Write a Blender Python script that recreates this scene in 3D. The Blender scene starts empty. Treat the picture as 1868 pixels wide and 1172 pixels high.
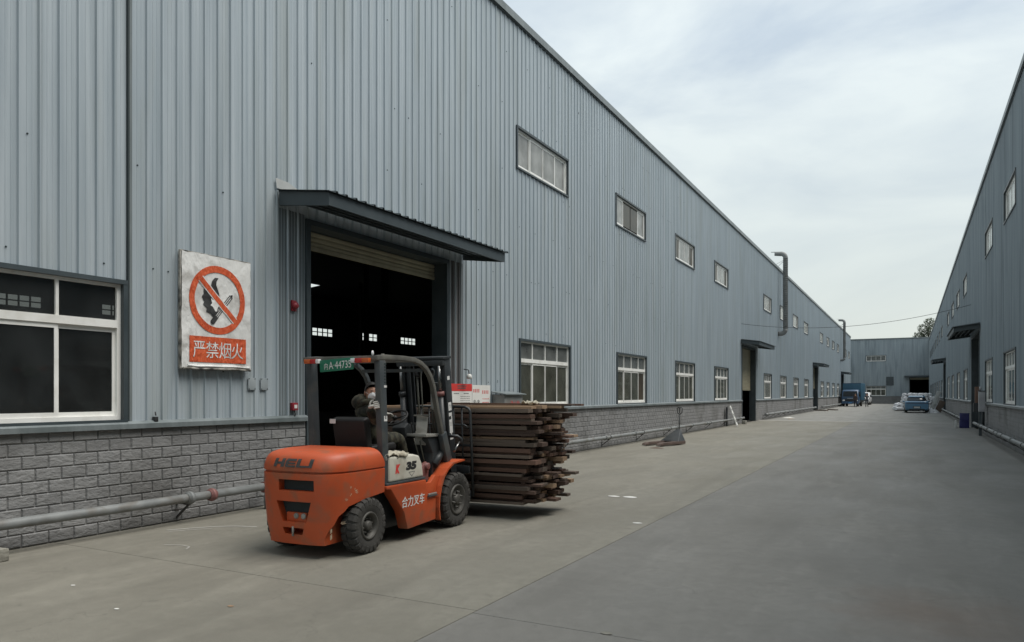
import bpy, bmesh, math, random
from mathutils import Vector, Matrix, noise
random.seed(7)
R = math.radians
S = bpy.context.scene
COL = S.collection
# ------------------------------------------------------------------ camera
cam = bpy.data.cameras.new('camera'); camo = bpy.data.objects.new('camera', cam); COL.objects.link(camo)
camo.location = (0, 0, 1.7); camo.rotation_euler = (R(90), 0, R(28.25))
cam.sensor_width = 36; cam.lens = 36 * 1353 / 1868; cam.shift_y = 133 / 1868; cam.shift_x = 0.0
cam.clip_start = 0.1; cam.clip_end = 3000
S.camera = camo
# ------------------------------------------------------------------ world, overcast sky
SUN_DIR = Vector((0.48, 0.14, 1.0)).normalized()
wd = bpy.data.worlds.new("World"); S.world = wd; wd.use_nodes = True
nt = wd.node_tree; N = nt.nodes; Lk = nt.links; N.clear()
wo = N.new('ShaderNodeOutputWorld')
sky = N.new('ShaderNodeTexSky'); sky.sky_type = 'NISHITA'; sky.sun_disc = False
sky.sun_elevation = math.asin(SUN_DIR.z); sky.sun_rotation = math.atan2(SUN_DIR.x, SUN_DIR.y); sky.air_density = 1.5; sky.dust_density = 3
bg1 = N.new('ShaderNodeBackground'); bg1.inputs[1].default_value = 0.10; Lk.new(sky.outputs[0], bg1.inputs[0])
tc = N.new('ShaderNodeTexCoord'); mp = N.new('ShaderNodeMapping'); mp.inputs['Scale'].default_value = (1.0, 1.0, 3.2)
mp.inputs['Location'].default_value = (0.35, 0.2, 0.6)
Lk.new(tc.outputs['Generated'], mp.inputs[0])
n1 = N.new('ShaderNodeTexNoise'); n1.inputs['Scale'].default_value = 2.6; n1.inputs['Detail'].default_value = 9; n1.inputs['Roughness'].default_value = 0.55; n1.inputs['Distortion'].default_value = 0.35
Lk.new(mp.outputs[0], n1.inputs['Vector'])
cr = N.new('ShaderNodeValToRGB'); e = cr.color_ramp.elements
e[0].position = 0.36; e[0].color = (0.385, 0.445, 0.50, 1); e[1].position = 0.60; e[1].color = (0.56, 0.61, 0.615, 1)
Lk.new(n1.outputs[0], cr.inputs[0])
sx = N.new('ShaderNodeSeparateXYZ'); Lk.new(tc.outputs['Generated'], sx.inputs[0])
hr = N.new('ShaderNodeMapRange'); hr.inputs[1].default_value = 0.0; hr.inputs[2].default_value = 0.42; Lk.new(sx.outputs['Z'], hr.inputs[0])
mxh = N.new('ShaderNodeMix'); mxh.data_type = 'RGBA'; mxh.inputs['A'].default_value = (0.47, 0.505, 0.48, 1)
Lk.new(hr.outputs[0], mxh.inputs['Factor']); Lk.new(cr.outputs[0], mxh.inputs['B'])
bg2 = N.new('ShaderNodeBackground'); bg2.inputs[1].default_value = 0.93; Lk.new(mxh.outputs['Result'], bg2.inputs[0])
mxs = N.new('ShaderNodeMixShader'); mxs.inputs[0].default_value = 0.90
Lk.new(bg1.outputs[0], mxs.inputs[1]); Lk.new(bg2.outputs[0], mxs.inputs[2]); Lk.new(mxs.outputs[0], wo.inputs[0])
# ------------------------------------------------------------------ sun behind thin cloud
sl = bpy.data.lights.new('sun', 'SUN'); sl.energy = 2.1; sl.angle = R(42); sl.color = (1.0, 0.96, 0.90)
so = bpy.data.objects.new('sun', sl); COL.objects.link(so); so.rotation_euler = SUN_DIR.to_track_quat('Z', 'Y').to_euler()
S.view_settings.view_transform = 'Standard'; S.view_settings.look = 'None'; S.view_settings.gamma = 1
S.view_settings.exposure = 0.76; S.view_settings.use_curve_mapping = False
S.render.engine = 'CYCLES'
S.cycles.max_bounces = 6; S.cycles.transparent_max_bounces = 12

# ================================================================== helpers
def link_nodes(m): m.use_nodes = True; return m.node_tree.nodes, m.node_tree.links, m.node_tree.nodes['Principled BSDF']
def pmat(name, c1, c2=None, scale=4, stretch=(1, 1, 1), rough=0.6, rvar=0.1, bump=0.0, bscale=60, bstretch=(1, 1, 1), metal=0.0, rand=0.0,
         dirt=None, dscale=1.5, damt=0.5, dstretch=(1, 1, 1), spec=0.5, coords='pos', coat=0.0, contrast=0.25, bdist=0.01):
    m = bpy.data.materials.new(name); nn, ll, b = link_nodes(m)
    b.inputs['Roughness'].default_value = rough; b.inputs['Metallic'].default_value = metal
    b.inputs['Specular IOR Level'].default_value = spec; b.inputs['Coat Weight'].default_value = coat
    if coords == 'pos': g = nn.new('ShaderNodeNewGeometry'); co = g.outputs['Position']
    else: g = nn.new('ShaderNodeTexCoord'); co = g.outputs['Object']
    def noise_tex(sc, st, detail=6, dist=0.0):
        mp = nn.new('ShaderNodeMapping'); mp.inputs['Scale'].default_value = st; ll.new(co, mp.inputs[0])
        n = nn.new('ShaderNodeTexNoise'); n.inputs['Scale'].default_value = sc; n.inputs['Detail'].default_value = detail
        n.inputs['Distortion'].default_value = dist; ll.new(mp.outputs[0], n.inputs['Vector']); return n.outputs[0]
    def mix(fac, a, bb, mode='MIX'):
        x = nn.new('ShaderNodeMix'); x.data_type = 'RGBA'; x.blend_type = mode
        for k, v in (('Factor', fac), ('A', a), ('B', bb)):
            if isinstance(v, (int, float)): x.inputs[k].default_value = v
            elif isinstance(v, tuple): x.inputs[k].default_value = (*v, 1) if len(v) == 3 else v
            else: ll.new(v, x.inputs[k])
        return x.outputs['Result']
    col = None
    nz = noise_tex(scale, stretch)
    mr = nn.new('ShaderNodeMapRange'); mr.inputs[1].default_value = 0.5 - contrast; mr.inputs[2].default_value = 0.5 + contrast; ll.new(nz, mr.inputs[0])
    col = mix(mr.outputs[0], c1, c2 if c2 else tuple(min(1, v * 1.15) for v in c1))
    if dirt:
        d = noise_tex(dscale, dstretch, 8, 0.4); dr = nn.new('ShaderNodeMapRange'); dr.inputs[1].default_value = 0.5; dr.inputs[2].default_value = 0.68
        dr.inputs[4].default_value = damt; ll.new(d, dr.inputs[0]); col = mix(dr.outputs[0], col, dirt)
    if rand:
        oi = nn.new('ShaderNodeObjectInfo'); rr = nn.new('ShaderNodeMapRange'); rr.inputs[3].default_value = 1 - rand; rr.inputs[4].default_value = 1 + rand
        ll.new(oi.outputs['Random'], rr.inputs[0]); cb = nn.new('ShaderNodeCombineColor')
        for i in range(3): ll.new(rr.outputs[0], cb.inputs[i])
        col = mix(1.0, col, cb.outputs[0], 'MULTIPLY')
    ll.new(col, b.inputs['Base Color'])
    rm = nn.new('ShaderNodeMapRange'); rm.inputs[3].default_value = max(0.02, rough - rvar); rm.inputs[4].default_value = min(1, rough + rvar)
    ll.new(nz, rm.inputs[0]); ll.new(rm.outputs[0], b.inputs['Roughness'])
    if bump:
        bz = noise_tex(bscale, bstretch, 5, 0.3); bp = nn.new('ShaderNodeBump'); bp.inputs['Strength'].default_value = bump; bp.inputs['Distance'].default_value = bdist
        ll.new(bz, bp.inputs['Height']); ll.new(bp.outputs[0], b.inputs['Normal'])
    return m

def tag(o, label=None, cat=None, group=None, kind=None):
    if label: o['label'] = label
    if cat: o['category'] = cat
    if group: o['group'] = group
    if kind: o['kind'] = kind
    return o
def empty(name, loc, rz=0, label=None, cat=None, group=None):
    o = bpy.data.objects.new(name, None); COL.objects.link(o); o.location = loc; o.rotation_euler = (0, 0, rz); o.empty_display_size = 0.2
    return tag(o, label, cat, group)
def link(name, me, parent=None, loc=(0, 0, 0)):
    o = bpy.data.objects.new(name, me); COL.objects.link(o); o.location = loc
    if parent: o.parent = parent
    return o
def copy_tree(o, parent=None):
    c = o.copy(); COL.objects.link(c); c.parent = parent
    for ch in list(o.children): copy_tree(ch, c)
    return c

class MB:
    def __init__(s): s.v = []; s.f = []; s.sm = []; s.mi = []; s.cur = 0
    def add(s, vs, fs, smooth=False):
        k = len(s.v); s.v += [tuple(p) for p in vs]
        for f in fs: s.f.append(tuple(i + k for i in f)); s.sm.append(smooth); s.mi.append(s.cur)
        return s
    def box(s, x0, x1, y0, y1, z0, z1):
        return s.add([(x0, y0, z0), (x1, y0, z0), (x1, y1, z0), (x0, y1, z0), (x0, y0, z1), (x1, y0, z1), (x1, y1, z1), (x0, y1, z1)],
                     [(0, 3, 2, 1), (4, 5, 6, 7), (0, 1, 5, 4), (1, 2, 6, 5), (2, 3, 7, 6), (3, 0, 4, 7)])
    def obox(s, c, size, rot=None):
        M = rot if rot is not None else Matrix.Identity(3)
        k = MB().box(-size[0] / 2, size[0] / 2, -size[1] / 2, size[1] / 2, -size[2] / 2, size[2] / 2)
        return s.add([Vector(c) + M @ Vector(p) for p in k.v], k.f)
    def bar(s, p0, p1, w, h, up=(0, 0, 1)):
        p0 = Vector(p0); p1 = Vector(p1); d = p1 - p0; L = d.length; d.normalize(); u = Vector(up)
        if abs(d.dot(u)) > 0.98: u = Vector((0, 1, 0))
        a = d.cross(u).normalized(); u = a.cross(d).normalized()
        vs = []
        for p in (p0, p1):
            for i, j in ((-1, -1), (1, -1), (1, 1), (-1, 1)): vs.append(p + a * (w / 2 * i) + u * (h / 2 * j))
        return s.add(vs, [(0, 3, 2, 1), (4, 5, 6, 7), (0, 1, 5, 4), (1, 2, 6, 5), (2, 3, 7, 6), (3, 0, 4, 7)])
    def prism(s, poly, axis, a, b, smooth=False):
        # poly: 2D points. axis 'x': (y,z); 'y': (x,z); 'z': (x,y)
        n = len(poly)
        def P(p, t): return {'x': (t, p[0], p[1]), 'y': (p[0], t, p[1]), 'z': (p[0], p[1], t)}[axis]
        vs = [P(p, a) for p in poly] + [P(p, b) for p in poly]
        fs = [tuple(range(n))[::-1], tuple(range(n, 2 * n))] + [(i, (i + 1) % n, n + (i + 1) % n, n + i) for i in range(n)]
        return s.add(vs, fs, smooth)
    def tube(s, path, r, seg=10, caps=True, smooth=True):
        path = [Vector(p) for p in path]; rs = r if isinstance(r, (list, tuple)) else [r] * len(path)
        vs = []; prev = None
        for i, p in enumerate(path):
            t = ((path[min(i + 1, len(path) - 1)] - p).normalized() + (p - path[max(i - 1, 0)]).normalized())
            t = t.normalized() if t.length > 1e-6 else Vector((0, 0, 1))
            if prev is None:
                a = t.orthogonal().normalized()
            else:
                a = prev - t * prev.dot(t); a = a.normalized() if a.length > 1e-6 else t.orthogonal().normalized()
            prev = a; b = t.cross(a)
            for k in range(seg):
                an = 2 * math.pi * k / seg; vs.append(p + (a * math.cos(an) + b * math.sin(an)) * rs[i])
        n = len(path); k0 = len(s.v)
        s.add(vs, [(i * seg + k, i * seg + (k + 1) % seg, (i + 1) * seg + (k + 1) % seg, (i + 1) * seg + k) for i in range(n - 1) for k in range(seg)], smooth)
        if caps:
            for rng in (tuple(range(seg))[::-1], tuple(range((n - 1) * seg, n * seg))):
                s.f.append(tuple(k0 + q for q in rng)); s.sm.append(False); s.mi.append(s.cur)
        return s
    def rev(s, prof, axis='x', c=(0, 0, 0), seg=28, smooth=True):
        # prof: (t along axis, radius)
        vs = []; n = len(prof)
        for k in range(seg):
            an = 2 * math.pi * k / seg; ca, sa = math.cos(an), math.sin(an)
            for t, r in prof:
                p = {'x': (t, r * ca, r * sa), 'y': (r * ca, t, r * sa), 'z': (r * ca, r * sa, t)}[axis]
                vs.append((c[0] + p[0], c[1] + p[1], c[2] + p[2]))
        fs = [(k * n + i, k * n + i + 1, ((k + 1) % seg) * n + i + 1, ((k + 1) % seg) * n + i) for k in range(seg) for i in range(n - 1)]
        return s.add(vs, fs, smooth)
    def loft(s, rings, close=True, caps=True, smooth=True):
        n = len(rings[0]); k0 = len(s.v); m = len(rings)
        vs = [p for r in rings for p in r]
        s.add(vs, [(i * n + k, i * n + (k + 1) % n, (i + 1) * n + (k + 1) % n, (i + 1) * n + k) for i in range(m - 1) for k in range(n if close else n - 1)], smooth)
        if caps:
            for rng in (tuple(range(n))[::-1], tuple(range((m - 1) * n, m * n))):
                s.f.append(tuple(k0 + q for q in rng)); s.sm.append(False); s.mi.append(s.cur)
        return s
    def ball(s, c, r, seg=12, ring=8, rot=None):
        r = r if isinstance(r, (tuple, list)) else (r, r, r); vs = []; M = rot if rot is not None else Matrix.Identity(3)
        for i in range(ring + 1):
            th = math.pi * i / ring
            for k in range(seg):
                ph = 2 * math.pi * k / seg
                vs.append(Vector(c) + M @ Vector((r[0] * math.sin(th) * math.cos(ph), r[1] * math.sin(th) * math.sin(ph), r[2] * math.cos(th))))
        return s.add(vs, [(i * seg + k, (i + 1) * seg + k, (i + 1) * seg + (k + 1) % seg, i * seg + (k + 1) % seg) for i in range(ring) for k in range(seg)], True)
    def mesh(s, name, mats=None, bevel=0, bseg=2, weld=False):
        me = bpy.data.meshes.new(name); me.from_pydata(s.v, [], s.f)
        me.polygons.foreach_set('use_smooth', s.sm); me.polygons.foreach_set('material_index', s.mi)
        for m in (mats if isinstance(mats, (list, tuple)) else [mats]):
            if m: me.materials.append(m)
        if bevel or weld:
            bm = bmesh.new(); bm.from_mesh(me)
            bmesh.ops.remove_doubles(bm, verts=bm.verts, dist=1e-5)
            bmesh.ops.recalc_face_normals(bm, faces=bm.faces)
            if bevel:
                es = [e for e in bm.edges if len(e.link_faces) == 2 and e.calc_face_angle(0) > R(28)]
                bmesh.ops.bevel(bm, geom=es, offset=bevel, segments=bseg, affect='EDGES', profile=0.6, clamp_overlap=True)
                for f in bm.faces: f.smooth = True
            bm.to_mesh(me); bm.free()
            if bevel:
                try: me.set_sharp_from_angle(angle=R(40))
                except Exception: pass
        me.update(); return me
    def build(s, name, mats, parent=None, loc=(0, 0, 0), bevel=0, bseg=2, weld=False):
        return link(name, s.mesh(name, mats, bevel, bseg, weld), parent, loc)

def bake(o):
    dg = bpy.context.evaluated_depsgraph_get(); dg.update()
    me = bpy.data.meshes.new_from_object(o.evaluated_get(dg)); old = o.data; o.modifiers.clear(); o.data = me; return o
def cut(o, cutters):
    for c in cutters:
        m = o.modifiers.new('b', 'BOOLEAN'); m.operation = 'DIFFERENCE'; m.object = c; m.solver = 'EXACT'
    bake(o)
    for c in cutters: bpy.data.objects.remove(c)
    return o

def text_mesh(body, size, width=None, extrude=0.0, shear=0.0, bold=0.0, subdiv=0):
    cu = bpy.data.curves.new('t', 'FONT'); cu.body = body; cu.size = size; cu.align_x = 'CENTER'; cu.align_y = 'CENTER'; cu.shear = shear
    cu.extrude = extrude; cu.offset = bold; cu.resolution_u = 3
    o = bpy.data.objects.new('t', cu); COL.objects.link(o)
    dg = bpy.context.evaluated_depsgraph_get(); dg.update()
    me = bpy.data.meshes.new_from_object(o.evaluated_get(dg)); bpy.data.objects.remove(o)
    vs = [Vector(v.co) for v in me.vertices]; fs = [tuple(p.vertices) for p in me.polygons]
    bpy.data.meshes.remove(me)
    if not vs: return [], []
    xs = [v.x for v in vs]; ys = [v.y for v in vs]; cx = (max(xs) + min(xs)) / 2; cy = (max(ys) + min(ys)) / 2
    w = max(xs) - min(xs); h = max(ys) - min(ys)
    kx = (width / w) if width else 1.0; ky = size / h
    return [Vector(((v.x - cx) * kx, (v.y - cy) * ky, v.z)) for v in vs], fs
def put_text(mb, body, h, w, origin, ux, uy, shear=0.0, bold=0.0, fn=None):
    vs, fs = text_mesh(body, h, w, shear=shear, bold=bold); ux = Vector(ux).normalized(); uy = Vector(uy).normalized()
    out = [Vector(origin) + ux * v.x + uy * v.y for v in vs]
    if fn: out = [fn(p) for p in out]
    mb.add(out, fs)

# ================================================================== materials
M = {}
WALL = (0.272, 0.322, 0.355); WALL2 = (0.435, 0.485, 0.515)
M['wall'] = pmat('blue_grey_painted_sheet', WALL, WALL2, scale=1.0, stretch=(12, 12, 0.3), contrast=.30, rough=0.42, rvar=0.12, bump=0.15, bscale=3.0, bstretch=(3, 3, .8), rand=0.035,
                 dirt=(0.30, 0.335, 0.335), dscale=0.9, dstretch=(3.5, 3.5, 0.3), damt=0.6, bdist=0.02)
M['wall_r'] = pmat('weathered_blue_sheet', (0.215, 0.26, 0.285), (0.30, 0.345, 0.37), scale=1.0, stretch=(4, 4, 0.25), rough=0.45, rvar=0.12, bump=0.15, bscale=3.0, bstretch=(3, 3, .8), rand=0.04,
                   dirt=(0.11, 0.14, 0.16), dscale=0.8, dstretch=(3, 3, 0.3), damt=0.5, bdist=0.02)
M['trim'] = pmat('dark_blue_flashing', (0.035, 0.047, 0.053), (0.055, 0.07, 0.077), scale=3, rough=0.45)
M['trim_l'] = pmat('grey_blue_flashing', (0.125, 0.145, 0.15), (0.19, 0.215, 0.22), scale=3, stretch=(3, 3, .5), rough=0.45, dirt=(0.08, 0.10, 0.10), damt=.6)
M['gap'] = pmat('dark_gap', (0.02, 0.03, 0.032), rough=0.8)
M['alu'] = pmat('white_window_frame', (0.70, 0.70, 0.67), (0.80, 0.80, 0.77), scale=3, rough=0.4, dirt=(0.50, 0.48, 0.42), damt=.35, dscale=4)
M['brick'] = pmat('split_face_grey_brick', (0.165, 0.166, 0.166), (0.23, 0.23, 0.228), scale=2.5, rough=0.82, rvar=.08, bump=.6, bscale=14, bstretch=(1, 1, 1.8), rand=0.10,
                  dirt=(0.075, 0.072, 0.065), dscale=0.7, damt=.55, bdist=0.03)
M['mortar'] = pmat('brick_joint', (0.165, 0.165, 0.162), (0.22, 0.22, 0.215), rough=.95)
M['plinth'] = pmat('painted_plinth', (0.10, 0.10, 0.10), (0.15, 0.15, 0.148), rough=.9, scale=3)
M['steel'] = pmat('galvanised_pipe', (0.14, 0.148, 0.148), (0.215, 0.225, 0.222), scale=5, rough=0.55, rvar=.15, metal=0.0, dirt=(0.12, 0.11, 0.095), damt=.7, dscale=4)
M['bracket'] = pmat('black_bracket', (0.02, 0.022, 0.022), (0.05, 0.045, 0.04), rough=.6)
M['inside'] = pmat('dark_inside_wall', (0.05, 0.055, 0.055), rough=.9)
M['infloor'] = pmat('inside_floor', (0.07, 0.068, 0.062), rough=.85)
M['shutter'] = pmat('cream_roller_shutter', (0.30, 0.275, 0.19), (0.40, 0.37, 0.265), scale=3, rough=.5, dirt=(0.16, .14, .10), damt=.5)
M['roof'] = pmat('roof_sheet', (0.17, 0.20, 0.21), rough=.6)
M['red'] = pmat('red_plastic', (0.24, 0.02, 0.03), rough=.4, coords='obj')
M['black'] = pmat('black_plastic', (0.012, 0.013, 0.014), (0.03, 0.03, 0.03), rough=.55, coords='obj', scale=8)
M['white'] = pmat('off_white_paint', (0.60, 0.60, 0.57), (0.70, 0.70, 0.67), rough=.5, coords='obj')

def glass_mat(name, dust, dustamt, tint=0.55, rough=0.06):
    m = bpy.data.materials.new(name); nn, ll, b = link_nodes(m); out = nn['Material Output']
    nn.remove(b)
    tr = nn.new('ShaderNodeBsdfTransparent'); tr.inputs[0].default_value = (tint, tint * 1.02, tint, 1)
    df = nn.new('ShaderNodeBsdfDiffuse')
    g = nn.new('ShaderNodeNewGeometry'); n = nn.new('ShaderNodeTexNoise'); n.inputs['Scale'].default_value = 2.2; n.inputs['Detail'].default_value = 7
    ll.new(g.outputs['Position'], n.inputs['Vector'])
    cr = nn.new('ShaderNodeValToRGB'); cr.color_ramp.elements[0].position = .3; cr.color_ramp.elements[1].position = .7
    cr.color_ramp.elements[0].color = (*[d * .7 for d in dust], 1); cr.color_ramp.elements[1].color = (*[min(1, d * 1.2) for d in dust], 1)
    ll.new(n.outputs[0], cr.inputs[0]); ll.new(cr.outputs[0], df.inputs[0])
    m1 = nn.new('ShaderNodeMixShader'); mr = nn.new('ShaderNodeMapRange'); mr.inputs[3].default_value = dustamt * .75; mr.inputs[4].default_value = min(1, dustamt * 1.25)
    ll.new(n.outputs[0], mr.inputs[0]); ll.new(mr.outputs[0], m1.inputs[0]); ll.new(tr.outputs[0], m1.inputs[1]); ll.new(df.outputs[0], m1.inputs[2])
    gl = nn.new('ShaderNodeBsdfGlossy'); gl.inputs['Roughness'].default_value = rough; gl.inputs[0].default_value = (.85, .87, .85, 1)
    fr = nn.new('ShaderNodeFresnel'); fr.inputs[0].default_value = 1.45
    m2 = nn.new('ShaderNodeMixShader'); ll.new(fr.outputs[0], m2.inputs[0]); ll.new(m1.outputs[0], m2.inputs[1]); ll.new(gl.outputs[0], m2.inputs[2])
    ll.new(m2.outputs[0], out.inputs[0]); return m
M['glass'] = glass_mat('dusty_dark_glass', (0.13, 0.135, 0.11), 0.55)
M['glass0'] = glass_mat('clear_dark_glass', (0.06, 0.065, 0.065), 0.3, tint=.5)
M['glass_up'] = glass_mat('frosted_pale_glass', (0.30, 0.305, 0.295), 0.9, rough=.2)
M['glass_mid'] = glass_mat('grey_film_glass', (0.16, 0.17, 0.165), 0.75, rough=.12)
M['glass_dk'] = glass_mat('brown_screen', (0.06, 0.045, 0.03), 0.8, rough=.3)

# ================================================================== ground
def ground_mat(name, c1, c2, seed):
    m = bpy.data.materials.new(name); nn, ll, b = link_nodes(m); b.inputs['Roughness'].default_value = .8
    g = nn.new('ShaderNodeNewGeometry')
    def nz(sc, st, det=6, dist=0, loc=(0, 0, 0)):
        mp = nn.new('ShaderNodeMapping'); mp.inputs['Scale'].default_value = st; mp.inputs['Location'].default_value = loc; ll.new(g.outputs['Position'], mp.inputs[0])
        n = nn.new('ShaderNodeTexNoise'); n.inputs['Scale'].default_value = sc; n.inputs['Detail'].default_value = det; n.inputs['Distortion'].default_value = dist
        ll.new(mp.outputs[0], n.inputs['Vector']); return n.outputs[0]
    def mr(v, a, bb, c=0., d=1.):
        x = nn.new('ShaderNodeMapRange'); x.inputs[1].default_value = a; x.inputs[2].default_value = bb; x.inputs[3].default_value = c; x.inputs[4].default_value = d; ll.new(v, x.inputs[0]); return x.outputs[0]
    def mix(f, a, bb, mode='MIX'):
        x = nn.new('ShaderNodeMix'); x.data_type = 'RGBA'; x.blend_type = mode
        for k, v in (('Factor', f), ('A', a), ('B', bb)):
            if isinstance(v, (int, float)): x.inputs[k].default_value = v
            elif isinstance(v, tuple): x.inputs[k].default_value = (*v, 1)
            else: ll.new(v, x.inputs[k])
        return x.outputs['Result']
    c = mix(mr(nz(0.45, (1, 1, 1), 7, .6, (seed, 0, 0)), .3, .7), c1, c2)
    c = mix(mr(nz(1.1, (1.8, .35, 1), 8, 1.2, (0, seed, 0)), .50, .72, 0, .5), c, tuple(v * 1.3 for v in c2))       # pale scuffs
    c = mix(mr(nz(0.8, (1.5, .22, 1), 6, .8, (3, seed, 0)), .54, .70, 0, .5), c, tuple(v * .62 for v in c1))           # dark tyre grime along the road
    c = mix(mr(nz(2.6, (1, 1, 1), 6, 1.5, (9, 2, seed)), .66, .74, 0, .5), c, tuple(v * .55 for v in c1))              # spots
    c = mix(mr(nz(7, (1, 1, 1), 8, .8, (4, 4, seed)), .35, .65, 0, .35), c, tuple(v * .70 for v in c1))
    vo = nn.new('ShaderNodeTexVoronoi'); vo.feature = 'DISTANCE_TO_EDGE'; vo.inputs['Scale'].default_value = .22
    wv = nn.new('ShaderNodeMix'); wv.data_type = 'VECTOR'; wv.inputs['Factor'].default_value = .12; ll.new(g.outputs['Position'], wv.inputs['A'])
    nv = nn.new('ShaderNodeTexNoise'); nv.inputs['Scale'].default_value = 1.3; nv.inputs['Detail'].default_value = 8; ll.new(g.outputs['Position'], nv.inputs['Vector'])
    vs_ = nn.new('ShaderNodeVectorMath'); vs_.operation = 'MULTIPLY_ADD'; vs_.inputs[1].default_value = (3, 3, 3); ll.new(nv.outputs['Color'], vs_.inputs[0]); ll.new(g.outputs['Position'], vs_.inputs[2]); ll.new(vs_.outputs[0], vo.inputs['Vector'])
    msk = mr(nz(.25, (1, 1, 1), 2, 0, (seed, 7, 1)), .50, .60, 0, .55)
    ck = mr(vo.outputs['Distance'], .0, .004, 1, 0); mm = nn.new('ShaderNodeMath'); mm.operation = 'MULTIPLY'; ll.new(msk, mm.inputs[0]); ll.new(ck, mm.inputs[1])
    c = mix(mm.outputs[0], c, tuple(v * .4 for v in c1))
    gr = nz(140, (1, 1, 1), 3); c = mix(mr(gr, .35, .65, 0, .75), c, tuple(v * .72 for v in c1))
    c = mix(mr(nz(420, (1, 1, 1), 2), .56, .70, 0, .6), c, tuple(min(1, v * 1.7) for v in c2))
    # rusty oil stain near the camera
    vm = nn.new('ShaderNodeVectorMath'); vm.operation = 'SUBTRACT'; vm.inputs[1].default_value = (0.15, 6.6, 0); ll.new(g.outputs['Position'], vm.inputs[0])
    vl = nn.new('ShaderNodeVectorMath'); vl.operation = 'LENGTH'; ll.new(vm.outputs[0], vl.inputs[0])
    ad = nn.new('ShaderNodeMath'); ad.operation = 'MULTIPLY_ADD'; ad.inputs[1].default_value = 1.2; ll.new(nz(2, (1, 1, 1)), ad.inputs[0]); ll.new(vl.outputs['Value'], ad.inputs[2])
    c = mix(mr(ad.outputs[0], .75, 1.5, .40, 0), c, (0.13, .075, .045))
    ll.new(c, b.inputs['Base Color'])
    ll.new(mr(nz(.9, (1, .4, 1)), .3, .7, .62, .88), b.inputs['Roughness'])
    bp = nn.new('ShaderNodeBump'); bp.inputs['Strength'].default_value = .35; bp.inputs['Distance'].default_value = .004; ll.new(gr, bp.inputs['Height'])
    b2 = nn.new('ShaderNodeBump'); b2.inputs['Strength'].default_value = .3; b2.inputs['Distance'].default_value = .03; ll.new(nz(2.5, (1, 1, 1)), b2.inputs['Height']); ll.new(bp.outputs[0], b2.inputs['Normal'])
    ll.new(b2.outputs[0], b.inputs['Normal']); return m
M['g1'] = ground_mat('worn_concrete_warm', (0.172, 0.162, 0.132), (0.245, 0.232, 0.194), 1.0)
M['g2'] = ground_mat('worn_concrete_grey', (0.168, 0.163, 0.148), (0.235, 0.228, 0.208), 5.0)
M['g3'] = ground_mat('worn_concrete_far', (0.20, 0.197, 0.18), (0.26, 0.255, 0.235), 8.0)
M['joint'] = pmat('joint_dirt', (0.05, 0.047, 0.04), rough=.95)
M['soil'] = pmat('earth_beyond', (0.12, 0.12, 0.09), (0.17, 0.16, 0.12), scale=.05, rough=.95)
grd = MB().add([(-900, -900, -.06), (900, -900, -.06), (900, 1500, -.06), (-900, 1500, -.06)], [(0, 1, 2, 3)]).build('ground', M['soil']); tag(grd, kind='structure')
bed = MB().add([(-8.7, -14, -.030), (2.85, -14, -.030), (2.85, 143.2, -.030), (-8.7, 143.2, -.030)], [(0, 1, 2, 3)]).build('road', M['joint']); tag(bed, kind='structure')
def slab(x0, x1, y0, y1, m, z=0.0):
    MB().box(x0, x1, y0, y1, -.028, z).build('concrete_slab', m, bed, bevel=.006, bseg=2)
g = .003
slab(-8.68, -3.0 - g, -14, 5.0 - g, M['g1']); slab(-3.0 + g, 2.83, -14, 4.93 - g, M['g2'])
slab(-8.68, -3.0 - g, 5.0 + g, 49.6, M['g1']); slab(-3.0 + g, 2.83, 4.93 + g, 49.6, M['g2'])
slab(-8.68, -3.0 - g, 49.95, 143.2, M['g3']); slab(-3.0 + g, 2.83, 49.95, 143.2, M['g3'])
MB().add([(-8.68, 49.60, -.02), (2.83, 49.60, -.02), (2.83, 49.70, .022), (-8.68, 49.70, .022), (2.83, 49.85, .022), (-8.68, 49.85, .022), (2.83, 49.95, -.02), (-8.68, 49.95, -.02)],
         [(0, 1, 2, 3), (3, 2, 4, 5), (5, 4, 6, 7)]).build('concrete_hump', pmat('pale_hump', (.27, .265, .245), rough=.85), bed)

# ================================================================== warehouses
PITCH = 0.222
PROF = [(0.0, 0), (.050, 0), (.056, .004), (.064, .004), (.070, 0), (.108, 0), (.114, .004), (.122, .004), (.128, 0), (.174, 0), (.182, .027), (.200, .027), (.208, 0)]
CAPZ = 1.33
def sheet_wall(root, mat, s0, s1, z0, z1, holes, nper=4, n0=0.0, name='wall_sheet', zfun=None):
    i = 0; s = s0
    while s < s1 - 1e-4:
        e = min(s + PITCH * nper, s1); brk = []
        k = 0
        while s + k * PITCH < e - 1e-6:
            for a, h in PROF:
                t = s + k * PITCH + a
                if t < e - 1e-6: brk.append((t, h))
            k += 1
        brk.append((e - .0015, 0))
        def hh(t):
            for (a, ha), (b, hb) in zip(brk, brk[1:]):
                if a <= t <= b: return ha + (hb - ha) * (t - a) / (b - a)
            return 0
        ts = [b[0] for b in brk]
        for (a, b, c, d) in holes:
            for q in (a, b):
                if s + .002 < q < e - .002: ts.append(q)
        ts = sorted(set(round(t, 4) for t in ts))
        mb = MB(); off = ((i * 7) % 3) * .0012
        for a, b in zip(ts, ts[1:]):
            if b - a < 1e-4: continue
            mid = (a + b) / 2; segs = [(z0, z1)]
            for (p, q, c, d) in holes:
                if p <= mid <= q:
                    ns = []
                    for (u, v) in segs:
                        if d <= u or c >= v: ns.append((u, v)); continue
                        if c > u: ns.append((u, c))
                        if d < v: ns.append((d, v))
                    segs = ns
            ha, hb = hh(a) + n0 + off, hh(b) + n0 + off
            for u, v in segs: mb.add([(ha, a, u), (hb, b, u), (hb, b, v), (ha, a, v)], [(0, 1, 2, 3)])
        if mb.f: mb.build(name, mat, root, weld=False)
        s = e; i += 1

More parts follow.
